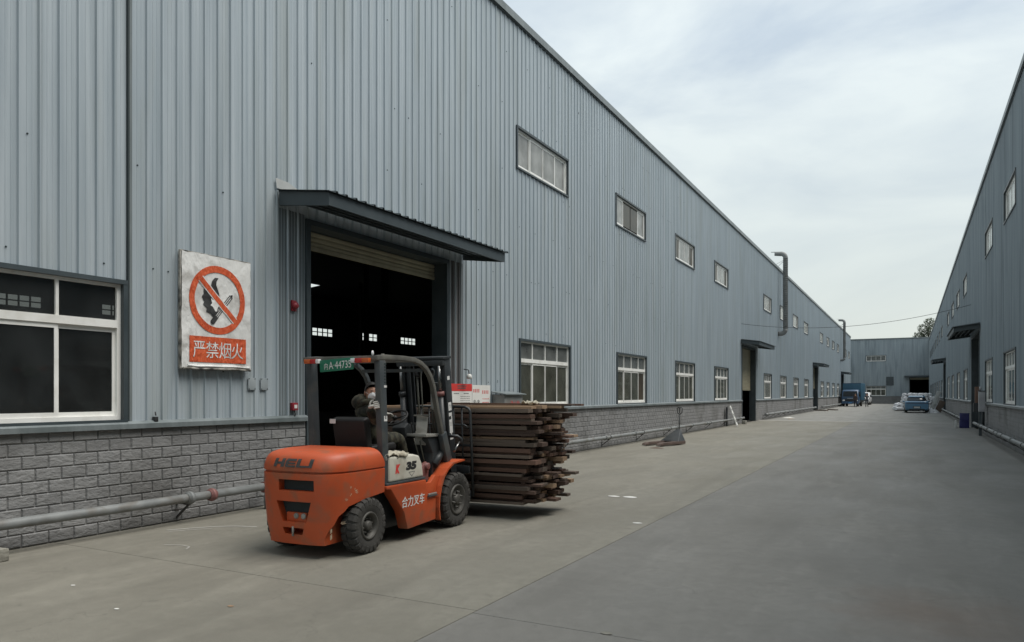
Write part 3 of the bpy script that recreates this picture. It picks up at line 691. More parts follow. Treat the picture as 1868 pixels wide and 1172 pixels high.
# hydrant box
M['boxgrey'] = pmat('grey_sheet_box', (0.16, 0.165, 0.16), (0.24, 0.24, 0.23), rough=.5, scale=4, dirt=(.12, .09, .06), damt=.5)
hb = empty('hydrant_box', (-8.45, 15.5, .0), 0, 'grey sheet-metal box with red characters and an overhanging lid against the wall behind the timber', 'hydrant box')
MB().box(-.15, .17, -.46, .46, 1.0, 1.68).build('case', M['boxgrey'], hb, bevel=.008)
MB().add([(-.16, -.52, 1.76), (.24, -.52, 1.70), (.24, .52, 1.70), (-.16, .52, 1.76), (-.16, -.52, 1.74), (.24, -.52, 1.68), (.24, .52, 1.68), (-.16, .52, 1.74)], [(0, 1, 2, 3), (4, 7, 6, 5), (0, 4, 5, 1), (1, 5, 6, 2), (2, 6, 7, 3), (3, 7, 4, 0)]).build('lid', M['trim_l'], hb)
t = MB(); put_text(t, '消火栓', .15, .46, (.173, .06, 1.47), (0, 1, 0), (0, 0, 1)); t.build('lettering', M['redink'], hb)
for y in (-.35, .35): MB().box(-.1, .1, y - .03, y + .03, 0, 1.0).build('leg', M['boxgrey'], hb)
# white wall lamp above the notices
lp = empty('wall_lamp', (-8.60, 13.78, 2.12), 0, 'small white lamp on a dark stalk above the notice boards', 'lamp')
MB().tube([(0, 0, .12), (.12, 0, .10), (.14, 0, .0)], .012, 6).build('stalk', M['black'], lp); MB().rev([(-.10, .02), (-.08, .07), (.0, .045), (.02, .0)], 'z', (.14, 0, 0), 12).build('shade', M['white'], lp)

# ================================================================== pipes along the walls
def long_pipe(name, x, y0, y1, z, r, wallx, label, flanges, step=3.4, group='pipes along the foot of the walls', redf=None):
    p = empty(name, (x, y0, 0), 0, label, 'pipe', group)
    L = y1 - y0; n = max(1, int(L / 6))
    mb = MB(); N_ = max(4, int(L / 2)); mb.tube([(random.uniform(-.006, .006), L * i / N_, z + random.uniform(-.008, .008)) for i in range(N_ + 1)], r, 14); mb.build('pipe_run', M['steel'], p)
    sg = 1 if wallx < x else -1; wx = wallx - x
    k = 0; y = step * .35 if step < 8 else 3.6
    while y < L - .2:
        b = MB(); b.rev([(y - .022, r), (y - .022, r + .012), (y + .022, r + .012), (y + .022, r)], 'y', (0, 0, z), 14)
        b.box(min(0, wx), max(0, wx), y - .02, y + .02, z - r - .035, z - r - .006); b.bar((0, y, z - r - .02), (wx * .96, y, z - r - .22), .03, .02); b.box(min(wx, wx + sg * .02), max(wx, wx + sg * .02), y - .03, y + .03, z - r - .25, z + .02)
        b.build('bracket', M['bracket'], p); y += step; k += 1
    for f in flanges:
        MB().rev([(f - .05, r), (f - .05, r + .016), (f - .018, r + .020), (f - .018, r + .03), (f + .018, r + .03), (f + .018, r + .020), (f + .05, r + .016), (f + .05, r)], 'y', (0, 0, z), 14).build('coupling', M['pinkred'] if redf == f else M['steel'], p)
    return p
M['pinkred'] = pmat('worn_red_paint', (0.16, 0.05, 0.045), (0.24, 0.12, 0.11), rough=.6, scale=12, coords='obj')
pp = long_pipe('wall_pipe', -8.37, -6, 7.86, .33, .057, -8.64, 'grey pipe along the foot of the near-left brick base, ending in a vertical stub', (12.95, 12.6), step=9.0, redf=12.95)
MB().tube([(0, 13.86, .33), (0, 14.0, .33)], .08, 14).build('coupling', M['pinkred'], pp)
MB().tube([(0, 14.0, -.01), (0, 14.0, .25), (0, 14.0, .40)], .085, 16).build('stub', M['steel'], pp)
pp = long_pipe('wall_pipe', -8.37, 14.2, 43.5, .34, .057, -8.64, 'grey pipe on black brackets along the left brick base between the first two doors', (7.5, 10.3, 15.5, 20.5), step=3.35)
pp = long_pipe('wall_pipe', -8.30, 50.3, 79.4, .36, .085, -8.64, 'thick grey pipe over dark supports along the left base between second and third doors', (8, 16), step=2.4)
pp = long_pipe('wall_pipe', -8.30, 85.2, 112, .34, .08, -8.64, 'grey pipe along the left base beyond the third door, behind the blue truck', (), step=3.5)
pp = long_pipe('wall_pipe', 2.47, 3.0, 38.4, .42, .062, 2.76, 'grey pipe on black brackets along the foot of the right-hand wall nearest the camera', (21.5, 25, 28.5, 32), step=2.3)
pp = long_pipe('wall_pipe', 2.45, 46.2, 75.2, .36, .062, 2.76, 'grey pipe low along the right-hand wall beyond the blue boxes', (7, 15), step=2.8)

# exhaust ducts
def duct(y, x, label, zt=11.9, z0=6.15, r=.17):
    o = empty('exhaust_duct', (x, y, 0), 0, label, 'duct', 'ribbed exhaust ducts rising up the left warehouse wall')
    mb = MB(); path = [(-.5, 0, z0 - .0)]; path = [(-8.66 - x, 0, z0)]
    for k in range(0, 7): a = R(15 * k); path.append((-.30 + .30 * math.sin(a), 0, z0 + .30 - .30 * math.cos(a)))
    mb.tube(path, r, 16); mb.build('lower_elbow', M['steel'], o)
    pr = []; z = z0 + .30
    while z < zt - .25: pr += [(z, r), (z + .11, r), (z + .12, r + .016), (z + .15, r + .016), (z + .16, r)]; z += .16
    MB().rev(pr, 'z', (0, 0, 0), 18).build('ribbed_pipe', M['steel'], o)
    z = pr[-1][0]; path = []; rr = []
    for k in range(0, 7): a = R(15 * k); path.append((-.32 + .32 * math.cos(a), 0, z + .32 * math.sin(a))); rr.append(r)
    path.append((-.75, 0, z + .36)); rr.append(r * .9)
    mb = MB(); mb.tube(path, rr, 16, caps=False)
    mb.add([(-.72, -r * .9, z + .36 - r * .9), (-.72, r * .9, z + .36 - r * .9), (-.72, r * .9, z + .36 + r * .7), (-.72, -r * .9, z + .36 + r * .7), (-1.02, -r * .8, z + .36 + r * .85), (-1.02, r * .8, z + .36 + r * .85)], [(3, 2, 5, 4)])
    mb.build('upper_elbow', M['steel'], o)
    st = MB(); st.tube([(0, 0, z - .1), (-.9, -1.0, 10.95)], .012, 5); st.tube([(0, 0, z - .1), (-.9, .6, 10.95)], .012, 5); st.build('stay', M['steel'], o)
duct(57.7, -8.12, 'nearer and larger grey ribbed exhaust duct, on the left wall above the second canopy')
duct(113.0, -8.12, 'smaller grey ribbed exhaust duct far down the left wall near the end building', z0=6.4, zt=11.8)

# overhead cable
w = MB(); p0, p1 = Vector((-8.6, 43.9, 5.7)), Vector((2.72, 43.9, 5.85))
P0, P1 = Vector((-8.6, 44.0, 5.75)), Vector((2.72, 44.4, 6.25))
w.tube([P0.lerp(P1, i / 24) + Vector((0, 0, -.62 * 4 * (i / 24) * (1 - i / 24))) for i in range(25)], .011, 5)
tag(w.build('overhead_cable', M['black']), 'thin dark cable sagging across the road between the two warehouses', 'cable')

# ================================================================== forklift
M['orange'] = pmat('orange_forklift_paint', (0.40, 0.062, 0.016), (0.50, 0.088, 0.024), scale=2.5, rough=.50, rvar=.14, bump=.12, bscale=5, coords='obj', dirt=(0.24, 0.095, 0.05), dscale=4.5, damt=.75, bdist=.01)
M['guard'] = pmat('dark_slate_guard_paint', (0.035, 0.043, 0.048), (0.065, 0.075, 0.08), scale=4, rough=.5, coords='obj', dirt=(0.10, .095, .08), dscale=5, damt=.45)
M['guardtop'] = pmat('dusty_guard_rail', (0.085, 0.083, 0.072), (0.15, 0.145, 0.125), scale=5, rough=.7, coords='obj', dirt=(.05, .05, .05), damt=.6, dscale=6)
M['mast'] = pmat('greasy_mast_steel', (0.018, 0.021, 0.024), (0.04, 0.044, 0.046), scale=5, rough=.45, coords='obj')
M['rubber'] = pmat('dusty_tyre_rubber', (0.028, 0.027, 0.025), (0.055, 0.052, 0.047), scale=6, rough=.85, coords='obj', bump=.3, bscale=80)
M['rim'] = pmat('dark_grey_wheel_rim', (0.06, 0.058, 0.052), (0.11, 0.105, 0.095), scale=8, rough=.6, metal=.3, coords='obj')
M['cream'] = pmat('cream_battery_cover', (0.50, 0.485, 0.41), (0.62, 0.60, 0.52), scale=3, rough=.5, coords='obj', dirt=(.24, .20, .14), dscale=4, damt=.5)
M['seat'] = pmat('black_vinyl', (0.006, .006, .0065), (.012, .012, .012), rough=.6, coords='obj')
M['chrome'] = pmat('chrome_rod', (.22, .22, .215), rough=.3, metal=1, coords='obj')
M['greenpl'] = pmat('green_plate', (0.01, 0.13, 0.075), (.012, .17, .095), rough=.45, coords='obj')
M['lampred'] = pmat('red_lens', (0.36, 0.02, 0.02), (.48, .035, .025), rough=.25, coords='obj'); M['lampamb'] = pmat('amber_lens', (0.42, 0.085, 0.02), (.55, .12, .03), rough=.25, coords='obj')
M['lampwht'] = pmat('white_lens', (.65, .66, .66), rough=.3, coords='obj')
M['sack'] = pmat('dirty_cloth', (0.36, .33, .26), (.52, .49, .40), scale=5, rough=.9, coords='obj', dirt=(.16, .12, .07), dscale=5, damt=.7)
M['lettergrey'] = pmat('dark_grey_letters', (0.03, 0.03, 0.03), (.055, .052, .05), rough=.6, coords='obj', scale=10)
M['print_white'] = pmat('white_lettering', (.62, .62, .60), (.72, .72, .70), rough=.5, coords='obj', scale=10)
M['platemetal'] = pmat('worn_grey_plate', (.22, .22, .20), (.34, .335, .31), rough=.45, coords='obj', scale=6, dirt=(.12, .11, .09), damt=.6, dscale=6)
M['hose'] = pmat('oily_hose', (.045, .045, .035), (.09, .085, .06), rough=.5, coords='obj')

FK = empty('forklift', (-5.66, 6.22, 0), R(3.0), 'orange forklift with dark overhead guard carrying a stack of timber past the open doorway', 'forklift')
def tyre(parent, cx, y, r, w, rr, name='wheel', out=1, lugs=22):
    """cx: centre x of the tread; out: +1 outer face to +x"""
    mb = MB(); h = w / 2
    pr = [(-h * .80, rr + .005), (-h * .98, rr + .05), (-h, r - .06), (-h * .9, r - .02), (-h * .55, r - .010), (0, r - .008), (h * .55, r - .010), (h * .9, r - .02), (h, r - .06), (h * .98, rr + .05), (h * .80, rr + .005)]
    mb.rev(pr, 'x', (0, 0, 0), 40)
    wh = empty('wheel', (cx, y, r)); wh.parent = parent
    mb.build('tyre', M['rubber'], wh)
    lg = MB()
    for k in range(lugs):
        a = 2 * math.pi * k / lugs
        for sd in (-1, 1):
            aa = a + (math.pi / lugs if sd > 0 else 0); da = .62 * math.pi / lugs
            vs = []
            for (t, rad, sh) in ((.10, r - .014, 0), (.92, r - .030, .0), (1.01, r - .085, .0), (1.01, r - .10, 0), (.95, r - .10, 0), (.10, r - .035, 0)):
                pass
            def pt(t, rad, ang): return (sd * h * t, rad * math.cos(ang), rad * math.sin(ang))
            q = [(.06, r + .004), (.80, r + .001), (1.00, r - .022), (1.025, r - .075)]
            base = [(.06, r - .03), (.80, r - .03), (.93, r - .05), (.96, r - .085)]
            for s_, e_ in ((0, 1), (1, 2), (2, 3)):
                sk0 = .5 * da * q[s_][0]; sk1 = .5 * da * q[e_][0]
                P_ = [pt(*q[s_], aa - da + sk0), pt(*q[e_], aa - da + sk1), pt(*q[e_], aa + da + sk1), pt(*q[s_], aa + da + sk0), pt(*base[s_], aa - da * 1.2 + sk0), pt(*base[e_], aa - da * 1.2 + sk1), pt(*base[e_], aa + da * 1.2 + sk1), pt(*base[s_], aa + da * 1.2 + sk0)]
                lg.add(P_, [(0, 1, 2, 3), (0, 4, 5, 1), (1, 5, 6, 2), (2, 6, 7, 3), (3, 7, 4, 0)])
    tag(lg.build('tread_lug', M['rubber'], wh), kind='stuff')
    return wh
def rim(wh, out, rr, w, front):
    h = w / 2 * out; mb = MB()
    if front: pr = [(h * .80, rr + .012), (h * .98, rr + .006), (h * .98, rr - .012), (h * .70, rr - .03), (h * .62, rr * .66), (h * .66, rr * .60), (h * .66, rr * .36), (h * .95, rr * .33), (h * 1.0, rr * .27), (h * 1.0, 0)]
    else: pr = [(h * .80, rr + .012), (h * .96, rr + .006), (h * .96, rr - .010), (h * .45, rr - .03), (h * .15, rr * .70), (h * .15, rr * .40), (h * .78, rr * .36), (h * .90, rr * .28), (h * .92, 0)]
    mb.rev(pr, 'x', (0, 0, 0), 32); mb.build('rim', M['rim'], wh)
    n = 6 if front else 8
    for k in range(n):
        a = 2 * math.pi * (k + .3) / n; rad = rr * (.52 if front else .56); x0 = h * (.66 if front else .15)
        MB().rev([(x0, .017), (x0 + .022 * out, .017), (x0 + .025 * out, .011), (x0 + .045 * out, .010), (x0 + .047 * out, 0)], 'x', (0, rad * math.cos(a), rad * math.sin(a)), 8).build('wheel_nut', M['rim'], wh)
for sx in (1, -1):
    w_ = tyre(FK, sx * .515, 1.83, .345, .235, .185, lugs=20); rim(w_, sx, .185, .235, True)
    w_ = tyre(FK, sx * .500, 0.0, .295, .185, .140, lugs=22); rim(w_, sx, .140, .185, False)
MB().tube([(-.42, 0, .295), (.42, 0, .295)], .07, 12).build('steer_axle', M['mast'], FK)
MB().box(-.40, .40, 1.70, 1.95, .16, .48).build('drive_axle', M['mast'], FK, bevel=.03)
MB().box(-.34, .34, -.1, 2.0, .14, .60).build('chassis', M['mast'], FK, bevel=.02)

# counterweight: stacked rounded outlines
OUT = [(0, -.565), (.16, -.562), (.28, -.550), (.38, -.520), (.465, -.455), (.52, -.35), (.548, -.20), (.56, -.02), (.565, .12), (.565, .30)]
def ring_at(z, k, kx=None, yend=.30):
    kx = kx if kx is not None else k
    pts = [(x * kx, yend if i == len(OUT) - 1 else min(yend, .30 + (y - .30) * k), z) for i, (x, y) in enumerate(OUT)]
    return pts + [(-x, y, z) for x, y, z in pts[::-1] if x > 1e-6]
def cwk(z):
    z = z if z < .90 else .90 + (z - .90) / .80
    T = [(.10, .90), (.14, .935), (.35, .965), (.62, .99), (.86, 1.0), (.878, .998), (.884, .975), (.896, .975), (.902, 1.0), (.96, .998), (1.04, .975), (1.09, .945), (1.125, .90), (1.15, .83), (1.163, .74)]
    for (a, b), (c, d) in zip(T, T[1:]):
        if a <= z <= c: return b + (d - b) * (z - a) / (c - a)
    return T[-1][1] if z > 1 else T[0][1]
low = MB(); low.loft([ring_at(z, cwk(z)) for z in (.145, .16, .25, .35, .5, .62, .75, .86, .878, .884)], smooth=True)
cw = low.build('counterweight', M['orange'], FK, weld=True)
cut_mb = []
def cutter(poly, axis, a, b): return MB().prism(poly, axis, a, b).build('c', None, FK, weld=True)
arch = [(-.66, -.3), (-.505, .05), (-.455, .30), (-.39, .44), (-.28, .535), (-.05, .585), (.5, .640), (.5, -.3)]
cs = []
for sx in (1, -1):
    cs.append(cutter(arch, 'x', .36 * sx, .80 * sx))
cs.append(cutter([(-.165, .700), (-.165, .815), (.285, .815), (.285, .700)], 'y', -.9, -.455))
cs.append(cutter([(-.205, .590), (.245, .590), (.175, .375), (-.130, .375)], 'y', -.9, -.44))
cs.append(cutter([(-.14, .315), (.14, .315), (.115, .245), (-.115, .245)], 'y', -.9, -.30))
cs.append(cutter([(-.05, .0), (.05, .0), (.05, .135), (-.05, .135)], 'y', -.9, -.48))
cut(cw, cs)
try: cw.data.set_sharp_from_angle(angle=R(35))
except Exception: pass
if not cw.data.materials: cw.data.materials.append(M['orange'])
hood = MB(); hood.loft([ring_at(z, cwk(z), yend=.30 - max(0, z - .96) * .45) for z in [.884, .896] + [.90 + .80 * q for q in (.002, .03, .06, .1, .14, .17, .19, .21, .225, .24, .25, .258, .263)]], smooth=True)
hd = hood.build('counterweight_top', M['orange'], FK, weld=True)
try: hd.data.set_sharp_from_angle(angle=R(50))
except Exception: pass
MB().box(-.163, .283, -.478, -.458, .702, .813).build('slot_shade_plate', M['gap'], FK)  # added dark plate, its colour stands in for shade deep in the slot
MB().prism([(-.203, .588), (.243, .588), (.176, .378), (-.131, .378)], 'y', -.458, -.442).build('opening_shade_plate', M['gap'], FK)  # same for the lower opening: black plate in place of its inner shade
for (a_, b_, c_, d_) in ((-.164, .284, .701, .814), (-.13, .17, .376, .50)):
    pass
MB().box(-.11, .15, -.50, -.459, .376, .47).build('tow_bracket', M['orange'], FK, bevel=.006)
for x in (.02, .115): MB().rev([(-.515, .0), (-.515, .022), (-.508, .030), (-.50, .032)], 'y', (x, 0, .435), 14).build('round_reflector', M['platemetal'], FK)
MB().tube([(0, -.53, .23), (0, -.53, .33)], .012, 8).build('tow_pin', M['platemetal'], FK)
def rear_y(x, z):
    k = cwk(z); xx = abs(x) / k
    for (a, b), (c, d) in zip(OUT, OUT[1:]):
        if a <= xx <= c: return .30 + ((b + (d - b) * (xx - a) / (c - a)) - .30) * k
    return -.3
# raised HELI lettering wrapped on the rear
def wrapquads(polys, name, mat, parent, off=.004, x0=0, z0=0):
    for p in polys:
        mb = MB(); fine = []
        n = len(p)
        me = MB().add([(u, 0, v) for u, v in p], [tuple(range(n))]).mesh(name, mat); bm = bmesh.new(); bm.from_mesh(me)
        bmesh.ops.triangulate(bm, faces=bm.faces)
        for _ in range(2):
            es = [e for e in bm.edges if e.calc_length() > .03]
            if es: bmesh.ops.subdivide_edges(bm, edges=es, cuts=1); bmesh.ops.triangulate(bm, faces=[f for f in bm.faces if len(f.verts) > 3])
        for v in bm.verts: v.co.y = rear_y(v.co.x, v.co.z) - off
        bm.to_mesh(me); bm.free(); link(name, me, parent)
sk = .30
def L_(pts, ox): return [((ox + u) * 1.30 + .055 + v * sk * .5, .945 + v) for u, v in pts]
h_ = .086; t_ = .022
X0 = -.225
lets = [[(0, 0), (.034, 0), (.034, .028), (.075, .028), (.075, 0), (.109, 0), (.109, h_), (.075, h_), (.075, .052), (.034, .052), (.034, h_), (0, h_)],
        [(0, .012), (.012, 0), (.105, 0), (.105, .018), (.03, .018), (.03, .030), (.10, .030), (.10, .048), (.03, .048), (.03, .060), (.105, .060), (.105, h_), (.012, h_), (0, .066)],
        [(0, 0), (.10, 0), (.10, .020), (.034, .020), (.034, h_), (0, h_)],
        [(-.016, 0), (.034, 0), (.034, h_), (0, h_), (0, .02), (-.016, .02)]]
for l, ox in zip(lets, (0, .119, .234, .352)): wrapquads([L_(l, X0 + ox)], 'rear_letter', M['lettergrey'], FK)
# paint scratches
scr = MB()
rnd = random.Random(3)
for (y, z, L_r, vert) in ((-.33, .60, .03, 0), (-.36, .36, .045, 0), (-.20, .68, .03, 0), (-.19, .66, .03, 0), (-.26, .64, .015, 1), (-.22, .70, .012, 0), (-.43, .20, .05, 1), (-.44, .27, .04, 1), (-.28, .72, .02, 0)):
    k = cwk(z)
    def surf(yy):
        for (a, b), (c, d) in zip(OUT, OUT[1:]):
            ya, yb = .30 + (b - .30) * k, .30 + (d - .30) * k
            if ya <= yy <= yb: return (a + (c - a) * (yy - ya) / (yb - ya)) * k
        return .55
    for q in range(3):
        zz = z + q * .006 + rnd.uniform(-.004, .004); yy = y + rnd.uniform(-.01, .01)
        if vert: scr.add([(surf(yy) + .0015, yy, zz), (surf(yy + .005) + .0015, yy + .005, zz), (surf(yy + .005) + .0015, yy + .005, zz + L_r), (surf(yy) + .0015, yy, zz + L_r)], [(0, 1, 2, 3)])
        else: scr.add([(surf(yy) + .0015, yy, zz), (surf(yy + L_r) + .0015, yy + L_r, zz + .004), (surf(yy + L_r) + .0015, yy + L_r, zz + .0065), (surf(yy) + .0015, yy, zz + .004)], [(0, 1, 2, 3)])
tag(scr.build('paint_scratch', pmat('bare_primer', (.48, .33, .2), (.6, .5, .36), coords='obj', scale=20), FK), kind='stuff')

for sx in (1, -1):
    s_ = sx
    MB().prism([(.315, .675), (1.14, .665), (1.14, .60), (1.19, .48), (1.37, .46), (1.36, .16), (.74, .135), (.665, .34), (.40, .635), (.315, .64)], 'x', .44 * s_, .578 * s_).build('side_panel', M['orange'], FK, bevel=.012)
    MB().box(min(.30 * s_, .56 * s_), max(.30 * s_, .56 * s_), .34, 1.15, .676, .70).build('step_edge', M['guard'], FK, bevel=.004)
    # front mudguard following the wheel
    path = [(1.40, .155), (1.375, .30), (1.385, .43), (1.43, .56), (1.50, .68), (1.60, .765), (1.74, .825), (2.02, .845)]
    fm = MB(); th = .022
    inn = [(y + .02, z - .018) for y, z in path]
    for (a, b), (c, d) in zip(zip(path, inn), zip(path[1:], inn[1:])):
        x0, x1 = .33 * s_, .615 * s_
        fm.add([(x0, *a), (x1, *a), (x1, *c), (x0, *c), (x0, *b), (x1, *b), (x1, *d), (x0, *d)], [(0, 1, 2, 3), (4, 7, 6, 5), (1, 5, 6, 2), (0, 3, 7, 4)])
    fm.build('mudguard', M['orange'], FK, weld=True)
    MB().prism([(1.13, .62), (1.13, .30), (1.36, .16), (1.372, .30), (1.38, .43), (1.425, .56), (1.49, .675), (1.38, .70), (1.28, .62)], 'x', .50 * s_, .555 * s_).build('mudguard_side', M['orange'], FK, bevel=.008)
    MB().prism([(1.49, .675), (1.60, .76), (1.74, .82), (1.95, .842), (1.8, .845), (1.50, .845), (1.42, .76)], 'x', .31 * s_, .34 * s_).build('mudguard_gusset', M['orange'], FK)
MB().box(.579, .592, 1.17, 1.36, .475, .492).build('foot_step', M['platemetal'], FK, bevel=.002)
MB().box(.555, .60, 1.16, 1.37, .452, .470).build('foot_step', M['guard'], FK, bevel=.003)
t = MB()
for q_ in (0, 1, 2): put_text(t, '合力叉车', .125, .48, (.5805 + .0004 * q_, .852 + .003 * q_, .455 + (.0015 if q_ == 1 else 0)), (0, 1, 0), (0, 0, 1), shear=0.12)
t.build('side_lettering', M['print_white'], FK)

# cream cover with K 35 and the sack on it
cc = MB(); cc.prism([(.41, .702), (1.14, .702), (1.10, .87), (1.04, .965), (.92, .99), (.41, .995)], 'x', .30, .545); cc.build('battery_cover', M['cream'], FK, bevel=.03, bseg=3)
cc = MB(); cc.prism([(.41, .702), (1.14, .702), (1.10, .87), (1.04, .965), (.92, .99), (.41, .995)], 'x', -.30, -.545); cc.build('battery_cover', M['cream'], FK, bevel=.03, bseg=3)
t = MB(); put_text(t, 'K', .105, .10, (.5462, .58, .845), (0, 1, 0), (0, 0, 1), shear=.25, bold=.010); t.build('cover_letter', M['redink'], FK)
t = MB(); put_text(t, '35', .10, .23, (.5462, .86, .860), (0, 1, 0), (0, 0, 1), shear=.12, bold=.008); t.build('cover_number', M['black'], FK)
t = MB(); t.add([(.5462, .80, .79), (.5462, .94, .79), (.5462, .87, .73), (.5462, .815, .783), (.5462, .925, .783), (.5462, .87, .742)], [(0, 3, 5, 2), (0, 1, 4, 3), (1, 2, 5, 4)]); t.build('warning_triangle', M['ink'], FK)
def cloth(name, c, sx_, sy_, mat, parent, seed, hz=.05, drape=None, n=22):
    vs = []
    for j in range(n + 1):
        for i in range(n + 1):
            u, v = i / n * 2 - 1, j / n * 2 - 1
            rr = 1 + .25 * noise.noise(Vector((math.atan2(v, u) * 1.2, seed, 0)))
            x, y = c[0] + u * sx_ * rr, c[1] + v * sy_ * rr; z = c[2] + hz * (.5 + .9 * noise.noise(Vector((u * 2.2, v * 2.2, seed)))) + hz * .5 * noise.noise(Vector((u * 6, v * 6, seed + 3)))
            if drape and x > drape: z -= (x - drape) * 1.5 + .02 * noise.noise(Vector((y * 30, x * 9, seed))); x = drape + (x - drape) * .25 + .012 * noise.noise(Vector((y * 20, z * 20, seed)))
            vs.append((x, y, z))
    mb = MB(); mb.add(vs, [(j * (n + 1) + i, j * (n + 1) + i + 1, (j + 1) * (n + 1) + i + 1, (j + 1) * (n + 1) + i) for j in range(n) for i in range(n)], True)
    o = mb.build(name, mat, parent); m = o.modifiers.new('s', 'SOLIDIFY'); m.thickness = .006; return bake(o)
sk_o = empty('sack', (-5.66, 6.22, 0), R(3.0), 'crumpled dirty cream cloth sack lying over the cream cover beside the driver', 'sack')
cloth('sack_cloth', (.44, .60, 1.006), .125, .20, M['sack'], sk_o, 5, .036, drape=.548)

# engine hood, seat, cowl
MB().prism([(.22, .62), (1.14, .62), (1.12, .98), (1.05, 1.02), (.30, 1.04), (.22, .98)], 'x', -.29, .29).build('engine_hood', M['seat'], FK, bevel=.02)
MB().prism([(.50, 1.03), (1.0, 1.03), (1.02, 1.08), (.98, 1.12), (.52, 1.10)], 'x', -.24, .24).build('seat_cushion', M['seat'], FK, bevel=.03, bseg=3)
MB().prism([(.44, 1.06), (.54, 1.07), (.50, 1.40), (.46, 1.44), (.37, 1.41)], 'x', -.23, .23).build('seat_back', M['seat'], FK, bevel=.035, bseg=3)
MB().box(-.24, -.16, .352, .358, 1.36, 1.41).build('seat_label', M['print_white'], FK)
MB().box(-.46, .46, 1.1, 1.75, .50, .62).build('floor_plate', M['seat'], FK)
cwl = MB(); cwl.prism([(1.48, .60), (1.80, .60), (1.80, 1.17), (1.46, 1.20), (1.40, 1.14), (1.52, .95)], 'x', -.40, .44); cwl.build('cowl', M['mast'], FK, bevel=.02)
MB().add([(.12, 1.32, 1.205), (.46, 1.32, 1.205), (.46, 1.70, 1.190), (.12, 1.70, 1.190), (.12, 1.32, 1.175), (.46, 1.32, 1.165), (.46, 1.70, 1.16), (.12, 1.70, 1.16)], [(0, 1, 2, 3), (4, 7, 6, 5), (0, 4, 5, 1), (1, 5, 6, 2), (2, 6, 7, 3), (3, 7, 4, 0)]).build('cowl_plate', M['platemetal'], FK, bevel=.006)
MB().prism([(1.30, 1.14), (1.48, 1.20), (1.50, 1.30), (1.36, 1.34), (1.28, 1.28)], 'x', -.02, .18).build('dash_pod', M['mast'], FK, bevel=.02)
MB().tube([(0, 1.62, .95), (0, 1.36, 1.35)], .035, 10).build('steering_column', M['seat'], FK)
# steering wheel
q = Vector((0, -.54, .84)).normalized(); c0 = Vector((-.0, 1.32, 1.40)); a_ = Vector((1, 0, 0)); b_ = q.cross(a_)
sw = empty('steering_wheel', (0, 0, 0)); sw.parent = FK
MB().tube([c0 + (a_ * math.cos(2 * math.pi * k / 28) + b_ * math.sin(2 * math.pi * k / 28)) * .165 for k in range(29)], .013, 8, caps=False).build('rim', M['seat'], sw)
for k in range(3):
    an = 2 * math.pi * k / 3 + .5; MB().tube([c0 - q * .02, c0 + (a_ * math.cos(an) + b_ * math.sin(an)) * .16], .009, 6).build('spoke', M['seat'], sw)
MB().ball(c0, (.035, .035, .03)).build('hub', M['seat'], sw)
for k, x in enumerate((.22, .27)): MB().tube([(x, 1.42, 1.10), (x + .02, 1.34, 1.30), (x + .02, 1.33, 1.34)], [.007, .007, .014], 6).build('lever', M['seat'], FK)
# hanging worn board on the guard leg and rear-view mirror
MB().obox((.33, 1.42, 1.24), (.02, .15, .36), Matrix.Rotation(R(-9), 3, 'X') @ Matrix.Rotation(R(-42), 3, 'Z')).build('leg_shield', M['platemetal'], FK, bevel=.012)
MB().obox((.34, 1.405, 1.43), (.03, .20, .02), Matrix.Rotation(R(-42), 3, 'Z')).build('shield_clip', M['guardtop'], FK, bevel=.004)
mi = MB(); mi.loft([[(.02 * sx2 * 0 + .40 + .055 * ca * kk, 1.60 + off - .03 * ca * kk, 1.62 + .125 * sa * kk) for ca, sa in [(math.copysign(abs(math.cos(2 * math.pi * i / 16)) ** .6, math.cos(2 * math.pi * i / 16)), math.copysign(abs(math.sin(2 * math.pi * i / 16)) ** .6, math.sin(2 * math.pi * i / 16))) for i in range(16)]] for sx2, off, kk in ((0, -.015, .9), (0, -.005, 1.0), (0, .02, 1.0), (0, .04, .8))])
mi.build('mirror', M['platemetal'], FK, weld=True)
MB().tube([(.40, 1.62, 1.72), (.42, 1.66, 1.84), (.46, 1.50, 1.84)], .009, 6).build('mirror_arm', M['mast'], FK)

# overhead guard
def rect_path(mb, pts, w, h, side=(1, 0, 0)):
    rings = []; pts = [Vector(p) for p in pts]; sd = Vector(side)
    for i, p in enumerate(pts):
        t = (pts[min(i + 1, len(pts) - 1)] - pts[max(i - 1, 0)]).normalized(); n = sd.cross(t).normalized(); rings.append([p + sd * (w / 2 * a) + n * (h / 2 * b) for a, b in ((-1, -1), (1, -1), (1, 1), (-1, 1))])
    return mb.loft(rings, smooth=False)
for sx in (1, -1):
    x = sx * .49 + (.02 if sx < 0 else 0)
    p = MB(); rect_path(p, [(x, .385, .66), (x, .37, 1.0), (x, .335, 1.6), (x, .31, 2.07)], .075, .115); po = p.build('guard_post', M['guard'], FK, bevel=.008)
    p = MB(); rect_path(p, [(x, .255, 2.10), (x, .40, 2.112), (x, .80, 2.115), (x, 1.00, 2.105), (x, 1.14, 2.07), (x, 1.26, 2.01), (x, 1.36, 1.92), (x, 1.43, 1.80), (x, 1.49, 1.62), (x, 1.56, 1.42), (x, 1.65, 1.18)], .055, .055); p.build('guard_rail', M['guardtop'] if sx > 0 else M['guard'], FK, bevel=.008)
    p = MB(); rect_path(p, [(x, 1.66, 1.20), (x, 1.74, 1.0), (x, 1.80, .84)], .07, .12); p.build('guard_leg', M['guard'], FK, bevel=.008)
p = MB(); p.bar((-.52, .25, 2.098), (.52, .25, 2.098), .055, .05); p.build('rear_beam', M['guardtop'], FK, bevel=.006)
for k in range(8):
    y = .40 + k * .105; MB().box(-.46, .46, y - .016, y + .016, 2.085, 2.125).build('roof_bar', M['guardtop'], FK)
